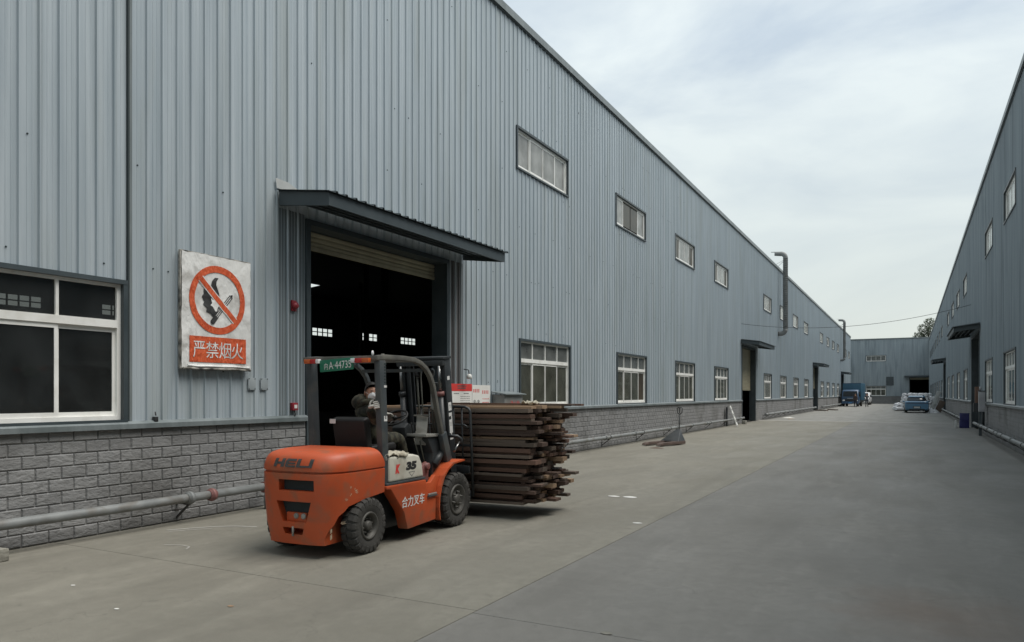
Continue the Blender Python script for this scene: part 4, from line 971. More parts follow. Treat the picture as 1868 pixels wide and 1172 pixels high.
MB().bar((-.46, 1.27, 1.99), (.46, 1.27, 1.99), .05, .04).build('front_beam', M['guard'], FK)
for k in range(7): MB().box(.528, .5295, .335 - .0, .375, 1.82 + k * .034, 1.838 + k * .034).build('post_slot', M['gap'], FK)
MB().box(.528, .530, .335, .385, 1.77, 1.795).build('post_sticker', M['print_white'], FK)
MB().box(.528, .530, .335, .395, 1.395, 1.455).build('post_sticker', M['print_white'], FK); MB().box(.530, .531, .355, .375, 1.42, 1.455).build('post_sticker', M['ink'], FK)
t = MB(); t.rev([(.528, .034), (.5305, .034), (.5305, .027), (.528, .027)], 'x', (0, .375, .99), 20, False); t.build('round_sticker', M['platemetal'], FK)
t = MB(); t.ball((.529, .375, .985), (.002, .013, .018)); t.build('round_sticker', M['platemetal'], FK)
# tail lamps and green plate on the rear beam
def lamp(xa, xb, m): MB().box(xa, xb, .165, .215, 2.045, 2.095).build('tail_lamp', m, FK, bevel=.006)
lamp(-.46, -.375, M['lampamb']); lamp(-.373, -.295, M['lampred']); lamp(-.293, -.25, M['lampwht'])
lamp(.195, .25, M['lampwht']); lamp(.252, .345, M['lampred']); lamp(.347, .44, M['lampamb'])
pl = empty('number_plate', (-.005, .195, 2.02), 0); pl.parent = FK; pl.rotation_euler = (R(0), R(-3.5), 0)
MB().box(-.245, .225, -.004, .004, -.06, .075).build('plate', M['greenpl'], pl, bevel=.002)
t = MB(); put_text(t, '内', .075, .05, (-.155, -.0065, .0), (1, 0, 0), (0, 0, 1)); put_text(t, 'A·44735', .085, .31, (.04, -.0065, .005), (1, 0, 0), (0, 0, 1)); t.build('plate_lettering', M['print_white'], pl)
MB().tube([(.36, .55, 2.125), (.36, .55, 2.16)], .02, 8).build('beacon_stub', M['guardtop'], FK)
MB().ball((.40, .30, 2.155), (.012, .02, .03)).build('work_lamp', M['lampwht'], FK)

# mast, leaning back
MA = empty('mast', (0, 2.27, .10)); MA.parent = FK; MA.rotation_euler = (R(7.0), 0, 0)
for sx in (1, -1):
    MB().prism([(sx * .28, -.075), (sx * .355, -.075), (sx * .355, .075), (sx * .28, .075), (sx * .28, .055), (sx * .335, .055), (sx * .335, -.055), (sx * .28, -.055)], 'z', 0, 2.08).build('outer_upright', M['mast'], MA, bevel=.004)
    MB().prism([(sx * .21, -.05), (sx * .272, -.05), (sx * .272, .06), (sx * .21, .06), (sx * .21, .04), (sx * .25, .04), (sx * .25, -.03), (sx * .21, -.03)], 'z', .06, 2.04).build('inner_upright', M['mast'], MA, bevel=.003)
    MB().tube([(sx * .30, -.13, .05), (sx * .30, -.13, 1.62)], .038, 12).build('lift_cylinder', M['mast'], MA)
    MB().tube([(sx * .30, -.13, 1.62), (sx * .30, -.13, 2.0)], .022, 10).build('lift_rod', M['chrome'], MA)
    MB().rev([(1.60, .038), (1.60, .05), (1.66, .05), (1.66, .03)], 'z', (sx * .30, -.13, 0), 12).build('cylinder_gland', M['pinkred'] if sx > 0 else M['mast'], MA)
    MB().tube([(sx * .30, -.10, .62), (sx * .31, -.62, .60)], .038, 12).build('tilt_cylinder', M['mast'], MA)
for k, x in enumerate((-.12, -.06, .09, .13)):
    MB().tube([(x, -.02, .5), (x + .01, -.04, 1.2), (x, -.02, 1.93)], .010 if k % 2 else .013, 6).build('lift_hose', M['hose'], MA)
for x in (-.09, .11): MB().rev([(x - .02, .035), (x - .02, .06), (x + .02, .06), (x + .02, .035)], 'x', (0, -.02, 1.90), 16).build('chain_pulley', M['mast'], MA)
MB().box(-.355, .355, -.14, -.078, 2.0, 2.07).build('mast_crossbar', M['mast'], MA, bevel=.006); MB().box(-.37, .37, -.12, .08, 2.081, 2.115).build('mast_top', M['mast'], MA, bevel=.006)
MB().box(-.28, .28, -.11, -.076, .95, 1.05).build('mast_crossbar', M['mast'], MA, bevel=.006); MB().box(-.28, .28, -.11, -.076, .15, .30).build('mast_crossbar', M['mast'], MA, bevel=.006)
MB().box(.3555, .358, -.03, .03, 1.80, 1.85).build('mast_sticker', M['print_white'], MA)
t = MB(); put_text(t, 'HELI', .080, .36, (.3565, -.005, 1.18), (0, 0, 1), (0, -1, 0), bold=.006)
t.build('mast_lettering', M['print_white'], MA)
t = MB(); t.box(.3555, .3575, -.045, .033, 1.39, 1.50); t.build('mast_badge', M['print_white'], MA)
t = MB(); put_text(t, '力', .05, .05, (.3581, -.005, 1.45), (0, 1, 0), (0, 0, 1)); t.build('mast_badge', M['ink'], MA)
# carriage, backrest, forks (vertical; hung on the mast)
CA = empty('carriage', (0, 2.39, .0)); CA.parent = FK
MB().box(-.50, .50, .0, .05, .28, .38).build('carriage_plate', M['mast'], CA, bevel=.006); MB().box(-.50, .50, -.04, .01, .62, .72).build('carriage_plate', M['mast'], CA, bevel=.006)
for sx in (1, -1): MB().tube([(sx * .52, .05, .30), (sx * .52, .0, 1.0), (sx * .52, -.04, 1.46), (sx * .50, -.042, 1.50), (sx * .44, -.045, 1.525), (0, -.045, 1.53)], .019, 8).build('backrest_frame', M['mast'], CA)
for x in (-.39, -.26, -.13, 0, .13, .26, .39): MB().tube([(x, .0, .7), (x, -.04, 1.525)], .012, 6).build('backrest_bar', M['mast'], CA)
MB().tube([(-.5, -.03, 1.28), (.42, -.03, 1.28), (.49, -.03, 1.24)], .012, 6).build('backrest_bar', M['mast'], CA)
MB().bar((-.5, 0, 1.0), (.5, 0, 1.0), .03, .03).build('backrest_bar', M['mast'], CA)
for sx in (1, -1):
    fk = MB(); fk.prism([(.06, .72), (.10, .72), (.105, .245), (1.22, .225), (1.25, .215), (1.2, .205), (.06, .195)], 'x', sx * .30 - .065, sx * .30 + .065); fk.build('fork', M['mast'], CA, bevel=.004)
# hydraulic hose loop with chrome rod on the mast side
MB().tube([(.36, 2.05, 1.14), (.46, 2.10, 1.14), (.50, 2.14, 1.10), (.50, 2.14, 1.03)], .022, 10).build('side_hose', M['mast'], FK)
MB().tube([(.47, 2.00, .94), (.49, 2.11, 1.06)], .017, 10).build('side_rod', M['chrome'], FK)
MB().tube([(.45, 1.53, .80), (.44, 1.75, .98)], .05, 12).build('side_cylinder', M['mast'], FK)
MB().prism([(1.28, .60), (1.42, .60), (1.44, .80), (1.38, .86), (1.28, .80)], 'x', .40, .43).build('hinge_bracket', M['pinkred'], FK, bevel=.006)
MB().rev([(.38, .045), (.46, .045), (.465, .03), (.465, 0)], 'x', (0, 1.38, .80), 14).build('hinge_pin', M['pinkred'], FK)
for p_ in ([(.30, 1.30, 1.15), (.32, 1.36, .95), (.36, 1.42, .70)], [(.36, 1.34, 1.12), (.36, 1.40, .95), (.38, 1.45, .75)]): MB().tube(p_, .009, 6).build('hose', M['hose'], FK)

# ================================================================== timber load
M['wood'] = [pmat('dark_weathered_board', (0.045, 0.028, 0.021), (0.115, 0.072, 0.053), scale=3, stretch=(.6, 6, 14), rough=.8, coords='obj', bump=.4, bscale=10, bstretch=(.4, 6, 14), rand=.35, bdist=.004),
             pmat('red_brown_board', (0.075, 0.041, 0.029), (0.16, 0.092, 0.064), scale=3, stretch=(.6, 6, 14), rough=.75, coords='obj', bump=.4, bscale=10, bstretch=(.4, 6, 14), rand=.3, bdist=.004),
             pmat('fresh_tan_board', (0.24, 0.155, 0.095), (0.38, 0.26, 0.165), scale=3, stretch=(.6, 6, 14), rough=.75, coords='obj', bump=.3, bscale=10, bstretch=(.4, 6, 14), rand=.25, bdist=.004),
             pmat('grey_brown_board', (0.070, 0.053, 0.042), (0.15, 0.115, 0.088), scale=3, stretch=(.6, 6, 14), rough=.8, coords='obj', bump=.4, bscale=10, bstretch=(.4, 6, 14), rand=.3, bdist=.004)]
TB = empty('timber_stack', (-5.66, 6.22, 0), R(3.0), 'tall loose stack of dark brown boards lying across the forks of the forklift', 'timber stack')
rnd = random.Random(21)
def board(x0, x1, y0, y1, z0, z1, m, tilt=0.0, yaw=0.0):
    L, W_, H_ = x1 - x0, y1 - y0, z1 - z0; mb = MB(); n = 3
    j = lambda: rnd.uniform(-.003, .003)
    rings = []
    for k in range(n + 1):
        x = -L / 2 + L * k / n; dz = j() * 1.2; dy = j() * 1.5
        rings.append([(x, -W_ / 2 + dy, -H_ / 2 + dz), (x, W_ / 2 + dy, -H_ / 2 + dz), (x, W_ / 2 + dy, H_ / 2 + dz), (x, -W_ / 2 + dy, H_ / 2 + dz)])
    mb.loft(rings, smooth=False)
    o = mb.build('board', M['wood'][m], TB, ((x0 + x1) / 2, (y0 + y1) / 2, (z0 + z1) / 2)); o.rotation_euler = (0, tilt, yaw); return o
z = .205; YL0, YL1 = 2.56, 3.68; k = 0
while z < 1.455:
    if k % 4 == 3:       # thin stickers, their ends give the dark gaps
        th = .022; 
        for xs in (-1.1, -.3, .5, 1.2): board(xs - .03, xs + .03, YL0 + .04, YL1 - .05, z, z + th, 0)
        z += th + .001; k += 1; continue
    th = rnd.choice((.030, .036, .042, .050, .055)); y = YL0 + rnd.uniform(-.03, .05)
    idx = 0
    while y < YL1:
        w_ = rnd.uniform(.11, .2); e1 = 1.33 + rnd.uniform(-.14, .12) - (.05 if z < .4 else 0); L = rnd.uniform(2.45, 2.85)
        if idx >= 3 and rnd.random() < .5: e1 += rnd.uniform(0, .2)
        if idx >= 5: e1 += rnd.uniform(.0, .05)
        if idx >= 2 and rnd.random() < .12: y += .05
        m_ = rnd.choices((0, 1, 2, 3), (5, 3, .8, 3) if idx < 2 else (3, 3, 3, 3))[0]
        e0 = e1 - L
        board(e0, e1, y, min(y + w_, YL1 + .12), z, z + th, m_, 0, rnd.uniform(-.012, .012)); y += w_ + rnd.uniform(.004, .02); idx += 1
    z += th + .002; k += 1
zt_ = z
for (x0, x1, y0, y1, dz, th, m_, yaw) in ((-1.2, 1.30, 2.62, 2.80, 0, .03, 2, .01), (-.6, 1.38, 2.86, 3.02, 0, .045, 2, -.02), (-.2, 1.55, 3.05, 3.20, 0, .035, 2, .03), (-1.3, 1.2, 3.25, 3.42, 0, .03, 3, 0),
                                          (-.5, 1.25, 2.9, 3.02, .046, .025, 1, .02), (.1, 1.75, 3.3, 3.45, .032, .028, 1, .05), (.45, 1.7, 3.1, 3.22, .04, .02, 3, .015)):
    board(x0, x1, y0, y1, zt_ + dz, zt_ + dz + th, m_, 0, yaw)
cl = empty('rag', (-5.66, 6.22, 0), R(3.0), 'small pale rag lying on top of the timber stack near its right end', 'rag')
cloth('rag_cloth', (1.15, 2.95, zt_ + .055), .11, .08, M['sack'], cl, 9, .05)

# ================================================================== people
def skin_mesh(name, pts, rads, edges, mats, parent, sub=2, root=0, matfn=None, loc=(0, 0, 0)):
    me = bpy.data.meshes.new(name); me.from_pydata([Vector(p) for p in pts], edges, []); o = link(name, me, parent, loc)
    m = o.modifiers.new('skin', 'SKIN'); m.use_smooth_shade = True
    for i, r in enumerate(rads):
        sv = me.skin_vertices[0].data[i]; sv.radius = r if isinstance(r, tuple) else (r, r); sv.use_root = (i == root)
    s2 = o.modifiers.new('sub', 'SUBSURF'); s2.levels = sub; s2.render_levels = sub
    bake(o)
    o.data.materials.clear()
    for mm in mats: o.data.materials.append(mm)
    if matfn:
        for p in o.data.polygons: p.material_index = matfn(p.center)
    for p in o.data.polygons: p.use_smooth = True
    return o
M['skin'] = pmat('tanned_skin', (.30, .155, .10), (.38, .20, .135), rough=.55, coords='obj', scale=9)
M['hair'] = pmat('black_hair', (.008, .007, .007), (.02, .018, .016), rough=.6, coords='obj', scale=30)
M['camo'] = pmat('dark_camouflage_cloth', (.012, .013, .009), (.065, .062, .042), scale=14, stretch=(1, 1, .6), rough=.9, contrast=.06, coords='obj', bump=.6, bscale=22, dirt=(.03, .022, .014), dscale=18, damt=.9, bdist=.01)
M['glove'] = pmat('off_white_cotton_glove', (.46, .44, .40), (.58, .56, .52), rough=.9, coords='obj', scale=20, dirt=(.25, .22, .18), dscale=15, damt=.5)
M['mask'] = pmat('white_face_mask', (.66, .66, .66), (.74, .74, .74), rough=.8, coords='obj')
M['jean'] = pmat('dark_trousers', (.02, .022, .03), (.04, .042, .05), rough=.9, coords='obj', scale=12)
M['jacket1'] = pmat('brown_jacket', (.05, .035, .03), (.09, .06, .05), rough=.9, coords='obj', scale=8); M['jacket2'] = pmat('grey_jacket', (.07, .07, .075), (.12, .12, .12), rough=.9, coords='obj', scale=8)

def hand(name, parent, wrist, palm_dir, up, mat, curl=.6, side=1, s=1.0):
    """palm_dir: towards the fingers; up: back of the hand; side: +1 puts the thumb on the cross side"""
    d = Vector(palm_dir).normalized(); u = Vector(up); u = (u - d * u.dot(d)).normalized(); c = d.cross(u) * side; w = Vector(wrist)
    h = empty(name, (0, 0, 0)); h.parent = parent
    pts = [w, w + d * .03 * s, w + d * .075 * s]; skin_mesh('palm', pts, [(.024 * s, .019 * s), (.038 * s, .020 * s), (.040 * s, .017 * s)], [(0, 1), (1, 2)], [mat], h, 1)
    for k, (o, L) in enumerate(((.030, .066), (.010, .076), (-.010, .071), (-.029, .056))):
        p = w + d * .078 * s + c * o * s; pts = [p - d * .02 * s, p]; an = 0; q = p
        for j in range(3): an += curl; st = L * (.46, .30, .24)[j] * s; q = q + (d * math.cos(an) - u * math.sin(an)) * st; pts.append(q)
        skin_mesh('finger', pts, [.0105 * s, .0105 * s, .0098 * s, .009 * s, .0078 * s], [(i, i + 1) for i in range(4)], [mat], h, 1)
    p = w + d * .022 * s + c * .03 * s
    pts = [w + d * .02 * s + c * .012 * s, p, p + (d * .5 + c * .8 - u * .25).normalized() * .034 * s, p + (d * .5 + c * .8 - u * .25).normalized() * .034 * s + (d * .85 + c * .1 - u * .6).normalized() * .03 * s]
    skin_mesh('thumb', pts, [.013 * s, .0125 * s, .011 * s, .009 * s], [(0, 1), (1, 2), (2, 3)], [mat], h, 1)
    return h

def head_parts(parent, c, face, masked=True, tilt=0):
    """c: head centre. builds hair, ears, nose, eyes, mouth or mask round the skinned head"""
    f = Vector(face).normalized(); up = Vector((0, 0, 1)); r = f.cross(up).normalized(); up = r.cross(f).normalized()
    Rm = Matrix((r, f, up)).transposed(); c = Vector(c)
    def P(x, y, z): return c + Rm @ Vector((x, y, z))
    mb = MB(); vs = []; n = 16; m = 8         # hair cap: upper and rear shell
    for i in range(m + 1):
        th = R(4 + 100 * i / m)
        for k in range(n):
            ph = 2 * math.pi * k / n; front = max(0, math.sin(ph)); thh = min(th, R(104 - 66 * front ** .5)); rr = 1.0 + .03 * noise.noise(Vector((ph * 2, i, 1)))
            vs.append(P(.084 * math.sin(thh) * math.cos(ph) * rr, -.006 + .104 * math.sin(thh) * math.sin(ph) * rr, .012 + .117 * math.cos(thh) * rr))
    mb.add(vs, [(i * n + k, (i + 1) * n + k, (i + 1) * n + (k + 1) % n, i * n + (k + 1) % n) for i in range(m) for k in range(n)] + [tuple(range(n))], True)
    mb.build('hair', M['hair'], parent)
    for sx in (1, -1): MB().ball(P(.079 * sx, -.008, -.008), (.010, .018, .030), 8, 6, Rm).build('ear', M['skin'], parent)
    mb = MB(); mb.add([P(0, .097, .022), P(-.014, .098, -.022), P(.014, .098, -.022), P(0, .120, -.020)], [(0, 1, 3), (0, 3, 2), (1, 2, 3)]); mb.build('nose', M['skin'], parent, bevel=.003)
    for sx in (1, -1):
        MB().ball(P(.031 * sx, .088, .018), (.013, .006, .005), 8, 6, Rm).build('eye', M['hair'], parent)
        MB().ball(P(.031 * sx, .091, .036), (.019, .006, .004), 8, 4, Rm).build('eyebrow', M['hair'], parent)
    if masked:
        vs = []; n = 14; m = 6
        for i in range(m + 1):
            t = i / m
            for k in range(n):
                ph = 2 * math.pi * k / n; rad = math.sin(t * math.pi / 2); x = .062 * math.cos(ph) * rad; z = -.040 + .055 * math.sin(ph) * rad
                y = .070 + .058 * math.cos(t * math.pi / 2) + .012 * max(0, math.sin(ph)) * (1 - t) - .022 * abs(math.cos(ph)) * rad
                vs.append(P(x, y, z))
        mb = MB(); mb.add(vs, [(i * n + k, (i + 1) * n + k, (i + 1) * n + (k + 1) % n, i * n + (k + 1) % n) for i in range(m) for k in range(n)], True)
        mb.build('face_mask', M['mask'], parent)
        for sx in (1, -1): MB().tube([P(.055 * sx, .055, -.01), P(.076 * sx, .01, .005), P(.080 * sx, -.02, .012)], .0018, 5).build('mask_strap', M['mask'], parent)
    else: MB().ball(P(0, .089, -.052), (.020, .006, .005), 8, 5, Rm).build('mouth', M['pinkred'], parent)

dr = empty('person', (-5.66, 6.22, 0), R(3.0), 'forklift driver in dark camouflage jacket, white face mask and gloves, gripping the guard post', 'person')
HC = Vector((.065, .745, 1.715)); face = Vector((.80, -.60, -.10))
pts = [(0, .74, 1.17), (0.01, .73, 1.32), (.02, .74, 1.46), (.03, .745, 1.52), (.05, .745, 1.605), (.065 + .018, .745 - .014, 1.675), (.065, .745, 1.74), (.06, .75, 1.785),
       (.195, .69, 1.49), (.31, .50, 1.38), (.365, .285, 1.535),
       (-.155, .80, 1.49), (-.19, 1.02, 1.36), (-.09, 1.20, 1.44),
       (.10, .80, 1.15), (.15, 1.20, 1.155), (.15, 1.36, .78), (.15, 1.50, .70),
       (-.10, .80, 1.15), (-.15, 1.20, 1.155), (-.15, 1.36, .78), (-.15, 1.50, .70)]
rads = [(.145, .12), (.135, .11), (.15, .115), (.115, .085), (.058, .058), (.075, .082), (.078, .090), (.05, .06), .082, .066, .048, .082, .066, .045, .105, .085, .058, .045, .105, .085, .058, .045]
eds = [(0, 1), (1, 2), (2, 3), (3, 4), (4, 5), (5, 6), (6, 7), (3, 8), (8, 9), (9, 10), (3, 11), (11, 12), (12, 13), (0, 14), (14, 15), (15, 16), (16, 17), (0, 18), (18, 19), (19, 20), (20, 21)]
def mf(c):
    if c.z > 1.60 and abs(c.x - .065) < .13 and c.y > .55: return 1
    if c.z < .76 and c.y > 1.3: return 2
    return 0
body = skin_mesh('body', pts, rads, eds, [M['camo'], M['skin'], M['black']], dr, 2, 0, mf)
tx_ = bpy.data.textures.new('folds', 'CLOUDS'); tx_.noise_scale = .06
dm = body.modifiers.new('d', 'DISPLACE'); dm.texture = tx_; dm.strength = .022; dm.mid_level = .5
vg = body.vertex_groups.new(name='cloth'); vg.add([v.index for v in body.data.vertices if v.co.z < 1.54], 1.0, 'REPLACE'); dm.vertex_group = 'cloth'
mats_ = [m for m in body.data.materials]; bake(body)
hood_ = MB(); hood_.tube([(.045 + .10 * math.cos(2 * math.pi * k / 14), .745 + .10 * math.sin(2 * math.pi * k / 14) - .0, 1.585 + .03 * math.sin(2 * math.pi * k / 14 + 2.2)) for k in range(15)], [.038 + .008 * noise.noise(Vector((k * .8, 2, 0))) for k in range(15)], 10, caps=False); hood_.build('collar', M['camo'], dr)
hb_ = MB(); hb_.ball((-.07, .74, 1.60), (.13, .13, .10), 14, 10); hb_.build('hood', M['camo'], dr)
head_parts(dr, HC, face)
hand('glove', dr, (.375, .262, 1.548), (.93, -.02, .30), (-.05, -1, .1), M['glove'], .42, -1, 1.12)
hand('glove', dr, (-.085, 1.21, 1.448), (.55, .80, .05), (0.0, -.1, 1), M['glove'], .55, -1)

def standing(loc, rz, label, top, arms):
    p = empty('person', loc, rz, label, 'person', None)
    pts = [(0, 0, .92), (0, 0, 1.10), (0, 0, 1.28), (0, .0, 1.42), (0, .01, 1.50), (0, .02, 1.58), (0, .01, 1.66), (0, .0, 1.71),
           (.18, 0, 1.40), arms[0][0], arms[0][1], arms[0][2], (-.18, 0, 1.40), arms[1][0], arms[1][1], arms[1][2], (.10, 0, .88), (.11, .04, .50), (.12, -.02, .10), (.13, .14, .045), (-.10, 0, .88), (-.12, -.02, .50), (-.13, -.10, .10), (-.14, .06, .045)]
    rads = [(.15, .11), (.14, .11), (.17, .115), (.12, .08), .055, (.07, .08), (.075, .09), .05, .075, .055, .042, .035, .075, .055, .042, .035, .10, .07, .05, .042, .10, .07, .05, .042]
    eds = [(0, 1), (1, 2), (2, 3), (3, 4), (4, 5), (5, 6), (6, 7), (3, 8), (8, 9), (9, 10), (10, 11), (3, 12), (12, 13), (13, 14), (14, 15), (0, 16), (16, 17), (17, 18), (18, 19), (0, 20), (20, 21), (21, 22), (22, 23)]
    hz_ = {id(0): 0}
    def mf(c):
        if c.z > 1.47 or (abs(c.x) > .16 and c.z < arms[0][1][2] - .02 and c.z > .7 and False): return 1
        if c.z > .93 and True: return 0
        if c.z < .10: return 3
        return 2
    skin_mesh('body', pts, rads, eds, [top, M['skin'], M['jean'], M['black']], p, 2, 0, mf)
    head_parts(p, (0, .01, 1.64), (0, 1, 0), masked=False); return p
ar = [((.25, -.02, 1.14), (.26, .05, .92), (.26, .07, .84)), ((-.25, -.02, 1.14), (-.26, .05, .92), (-.26, .07, .84))]
ar2 = [((.27, .0, 1.16), (.18, .16, 1.06), (.10, .2, 1.08)), ((-.28, .0, 1.16), (-.24, .14, 1.0), (-.22, .2, .95))]
standing((-6.22, 104.5, 0), R(150), 'person in dark brown clothes standing beside the blue box truck, the left one of two', M['jacket1'], ar)
standing((-4.92, 105.0, 0), R(190), 'person in grey jacket and dark trousers standing to the right of the other walker', M['jacket2'], ar2)

# ================================================================== vehicles
M['blue'] = pmat('blue_car_paint', (.06, .155, .25), (.075, .18, .29), rough=.3, coat=.6, coords='obj', scale=1)
M['tblue'] = pmat('blue_truck_paint', (.025, .065, .13), (.035, .085, .165), rough=.4, coat=.2, coords='obj', scale=2, dirt=(.06, .08, .10), damt=.4)
M['tboxblue'] = pmat('teal_blue_cargo_box', (.03, .095, .15), (.045, .125, .19), rough=.55, coords='obj', scale=2, stretch=(2, 2, .4))
M['vanwhite'] = pmat('white_van_paint', (.62, .63, .64), (.70, .71, .71), rough=.35, coat=.4, coords='obj', scale=1)
M['carglass'] = pmat('dark_car_glass', (.012, .016, .02), (.02, .025, .03), rough=.06, coords='obj')
M['silver'] = pmat('silver_plate', (.45, .46, .45), rough=.4, coords='obj')
M['dkred'] = pmat('dark_red_lens', (.05, .01, .02), rough=.2, coords='obj')
def car_wheel(parent, x, y, r, w, out):
    wh = empty('wheel', (x, y, r)); wh.parent = parent; h = w / 2
    MB().rev([(-h * .8, r * .62), (-h, r * .8), (-h * .8, r * .97), (0, r), (h * .8, r * .97), (h, r * .8), (h * .8, r * .62)], 'x', (0, 0, 0), 24).build('tyre', M['rubber'], wh)
    MB().rev([(h * .75 * out, r * .64), (h * .6 * out, r * .5), (h * .5 * out, r * .2), (h * .8 * out, r * .12), (h * .8 * out, 0)], 'x', (0, 0, 0), 20).build('rim', M['rim'], wh)
def sec(y, prof):   # prof: half section list (x,z) bottom->top; mirrored
    return [(x, y, z) for x, z in prof] + [(-x, y, z) for x, z in prof[::-1]]
# blue car seen from behind (front towards +y)
car = empty('car', (.50, 74.9, 0), R(1), 'blue hatchback car parked in front of the white bundles, seen from behind', 'car')
b = MB()
def cs_(y, w, zb, zw, zs): return sec(y, [(w * .80, zb), (w * .97, zb + .08), (w, (zb + zw) / 2), (w * .985, zw), (w * .93, zs), (w * .80, zs + .02)])
b.loft([cs_(.0, .88, .36, .80, .95), cs_(.06, .93, .28, .86, 1.02), cs_(.35, .955, .22, .90, 1.06), cs_(1.0, .965, .22, .92, 1.05), cs_(2.6, .965, .22, .90, 1.02), cs_(3.4, .95, .22, .86, .98), cs_(4.1, .92, .24, .78, .88), cs_(4.45, .85, .30, .66, .74), cs_(4.52, .76, .38, .58, .64)])
body_c = b.build('body', M['blue'], car, weld=True)
for sx in (1, -1):
    for y in (.85, 3.6):
        car_wheel(car, sx * .845, y, .34, .23, sx)
gh = MB(); gh.loft([sec(.30, [(.74, 1.05), (.70, 1.10), (.66, 1.12)]), sec(.75, [(.80, 1.05), (.68, 1.36), (.56, 1.43)]), sec(1.3, [(.82, 1.05), (.67, 1.46), (.55, 1.52)]), sec(2.2, [(.82, 1.03), (.67, 1.47), (.55, 1.53)]), sec(2.8, [(.80, 1.02), (.66, 1.35), (.55, 1.41)]), sec(3.5, [(.76, .98), (.68, 1.0), (.60, 1.01)])])
gh.build('glasshouse', M['carglass'], car, weld=True)
rf = MB(); rf.loft([sec(.72, [(.66, 1.36), (.60, 1.415), (.40, 1.435)]), sec(1.3, [(.68, 1.455), (.58, 1.525), (.40, 1.54)]), sec(2.3, [(.68, 1.46), (.58, 1.53), (.40, 1.545)]), sec(2.75, [(.66, 1.36), (.57, 1.43), (.40, 1.44)])]); rf.build('roof', M['blue'], car, weld=True)
MB().box(-.60, .60, .38, .62, 1.17, 1.19).build('rear_window_glare', M['carglass'], car)
MB().box(-.87, .87, -.012, .03, .86, .90).build('tail_light', M['dkred'], car, bevel=.008)
MB().box(-.60, .60, -.02, .1, .26, .38).build('rear_bumper', M['black'], car, bevel=.02); MB().box(-.30, .30, -.016, .01, .42, .60).build('plate_recess', M['black'], car, bevel=.01)
MB().box(-.24, .24, -.026, -.017, .44, .57).build('number_plate', M['silver'], car)
for sx in (1, -1): MB().ball((sx * 1.02, 2.75, 1.02), (.10, .09, .07)).build('wing_mirror', M['blue'], car)
MB().box(-.72, .72, .60, .78, 1.395, 1.425).build('spoiler', M['blue'], car, bevel=.01)
# blue box truck facing the camera (front towards -y in its frame)
tk = empty('truck', (-7.15, 109.2, 0), R(-3.5), 'blue box truck parked facing the camera along the left warehouse', 'truck')
c = MB(); c.loft([sec(0, [(.95, .50), (1.02, .60), (1.03, 1.0), (.99, 1.25), (.90, 1.28)]), sec(.05, [(.98, .46), (1.05, .6), (1.06, 1.1), (1.04, 1.32), (.95, 1.36)]), sec(.22, [(.98, .46), (1.05, .6), (1.06, 1.15), (.99, 2.08), (.86, 2.16)]), sec(.5, [(.98, .46), (1.05, .6), (1.06, 1.15), (1.0, 2.18), (.86, 2.27)]), sec(1.5, [(.98, .46), (1.05, .6), (1.06, 1.15), (1.0, 2.18), (.86, 2.27)])]); c.build('cab', M['tblue'], tk, weld=True)
MB().add([(-.90, .045, 1.34), (.90, .045, 1.34), (.84, .195, 2.06), (-.84, .195, 2.06), (-.90, .025, 1.34), (.90, .025, 1.34), (.84, .175, 2.06), (-.84, .175, 2.06)], [(4, 5, 6, 7), (0, 4, 7, 3), (1, 2, 6, 5), (3, 7, 6, 2), (0, 1, 5, 4)]).build('windscreen', M['carglass'], tk)
MB().box(-1.05, 1.05, -.07, .05, .38, .62).build('bumper', M['tblue'], tk, bevel=.03); MB().box(-.62, .62, -.02, .01, .74, .98).build('grille', M['black'], tk, bevel=.01)
for sx in (1, -1):
    MB().ball((sx * .80, -.0, .82), (.17, .05, .10)).build('headlight', M['lampwht'], tk); MB().box(min(sx * 1.08, sx * 1.26), max(sx * 1.08, sx * 1.26), .15, .22, 1.35, 1.75).build('wing_mirror', M['black'], tk, bevel=.02)
    MB().box(min(sx * 1.0, sx * 1.10), max(sx * 1.0, sx * 1.10), .3, 1.2, 1.35, 2.0).build('side_window', M['carglass'], tk)
    for y in (.75, 3.9): car_wheel(tk, sx * .90, y, .40, .25, sx)
MB().box(-.22, .22, -.08, -.071, .44, .56).build('number_plate', M['blueink'], tk)
MB().box(-.35, .35, -.03, -.012, 1.08, 1.13).build('badge', M['silver'], tk)
bx = MB(); bx.box(-1.12, 1.18, 1.62, 5.9, .85, 3.12); cg = bx.build('cargo_box', M['tboxblue'], tk, bevel=.02)
for x in [-1.0 + .25 * i for i in range(9)]: MB().box(x - .03, x + .03, 1.585, 1.619, .9, 3.08).build('panel_rib', M['tboxblue'], tk)
for y in [1.9 + .5 * i for i in range(8)]: MB().box(1.181, 1.20, y - .05, y + .05, .9, 3.08).build('panel_rib', M['tboxblue'], tk)
MB().box(-1.14, 1.14, 1.60, 5.92, 3.121, 3.17).build('box_edge', M['tblue'], tk); MB().box(-1.0, 1.0, 1.6, 5.9, .55, .84).build('chassis', M['black'], tk)
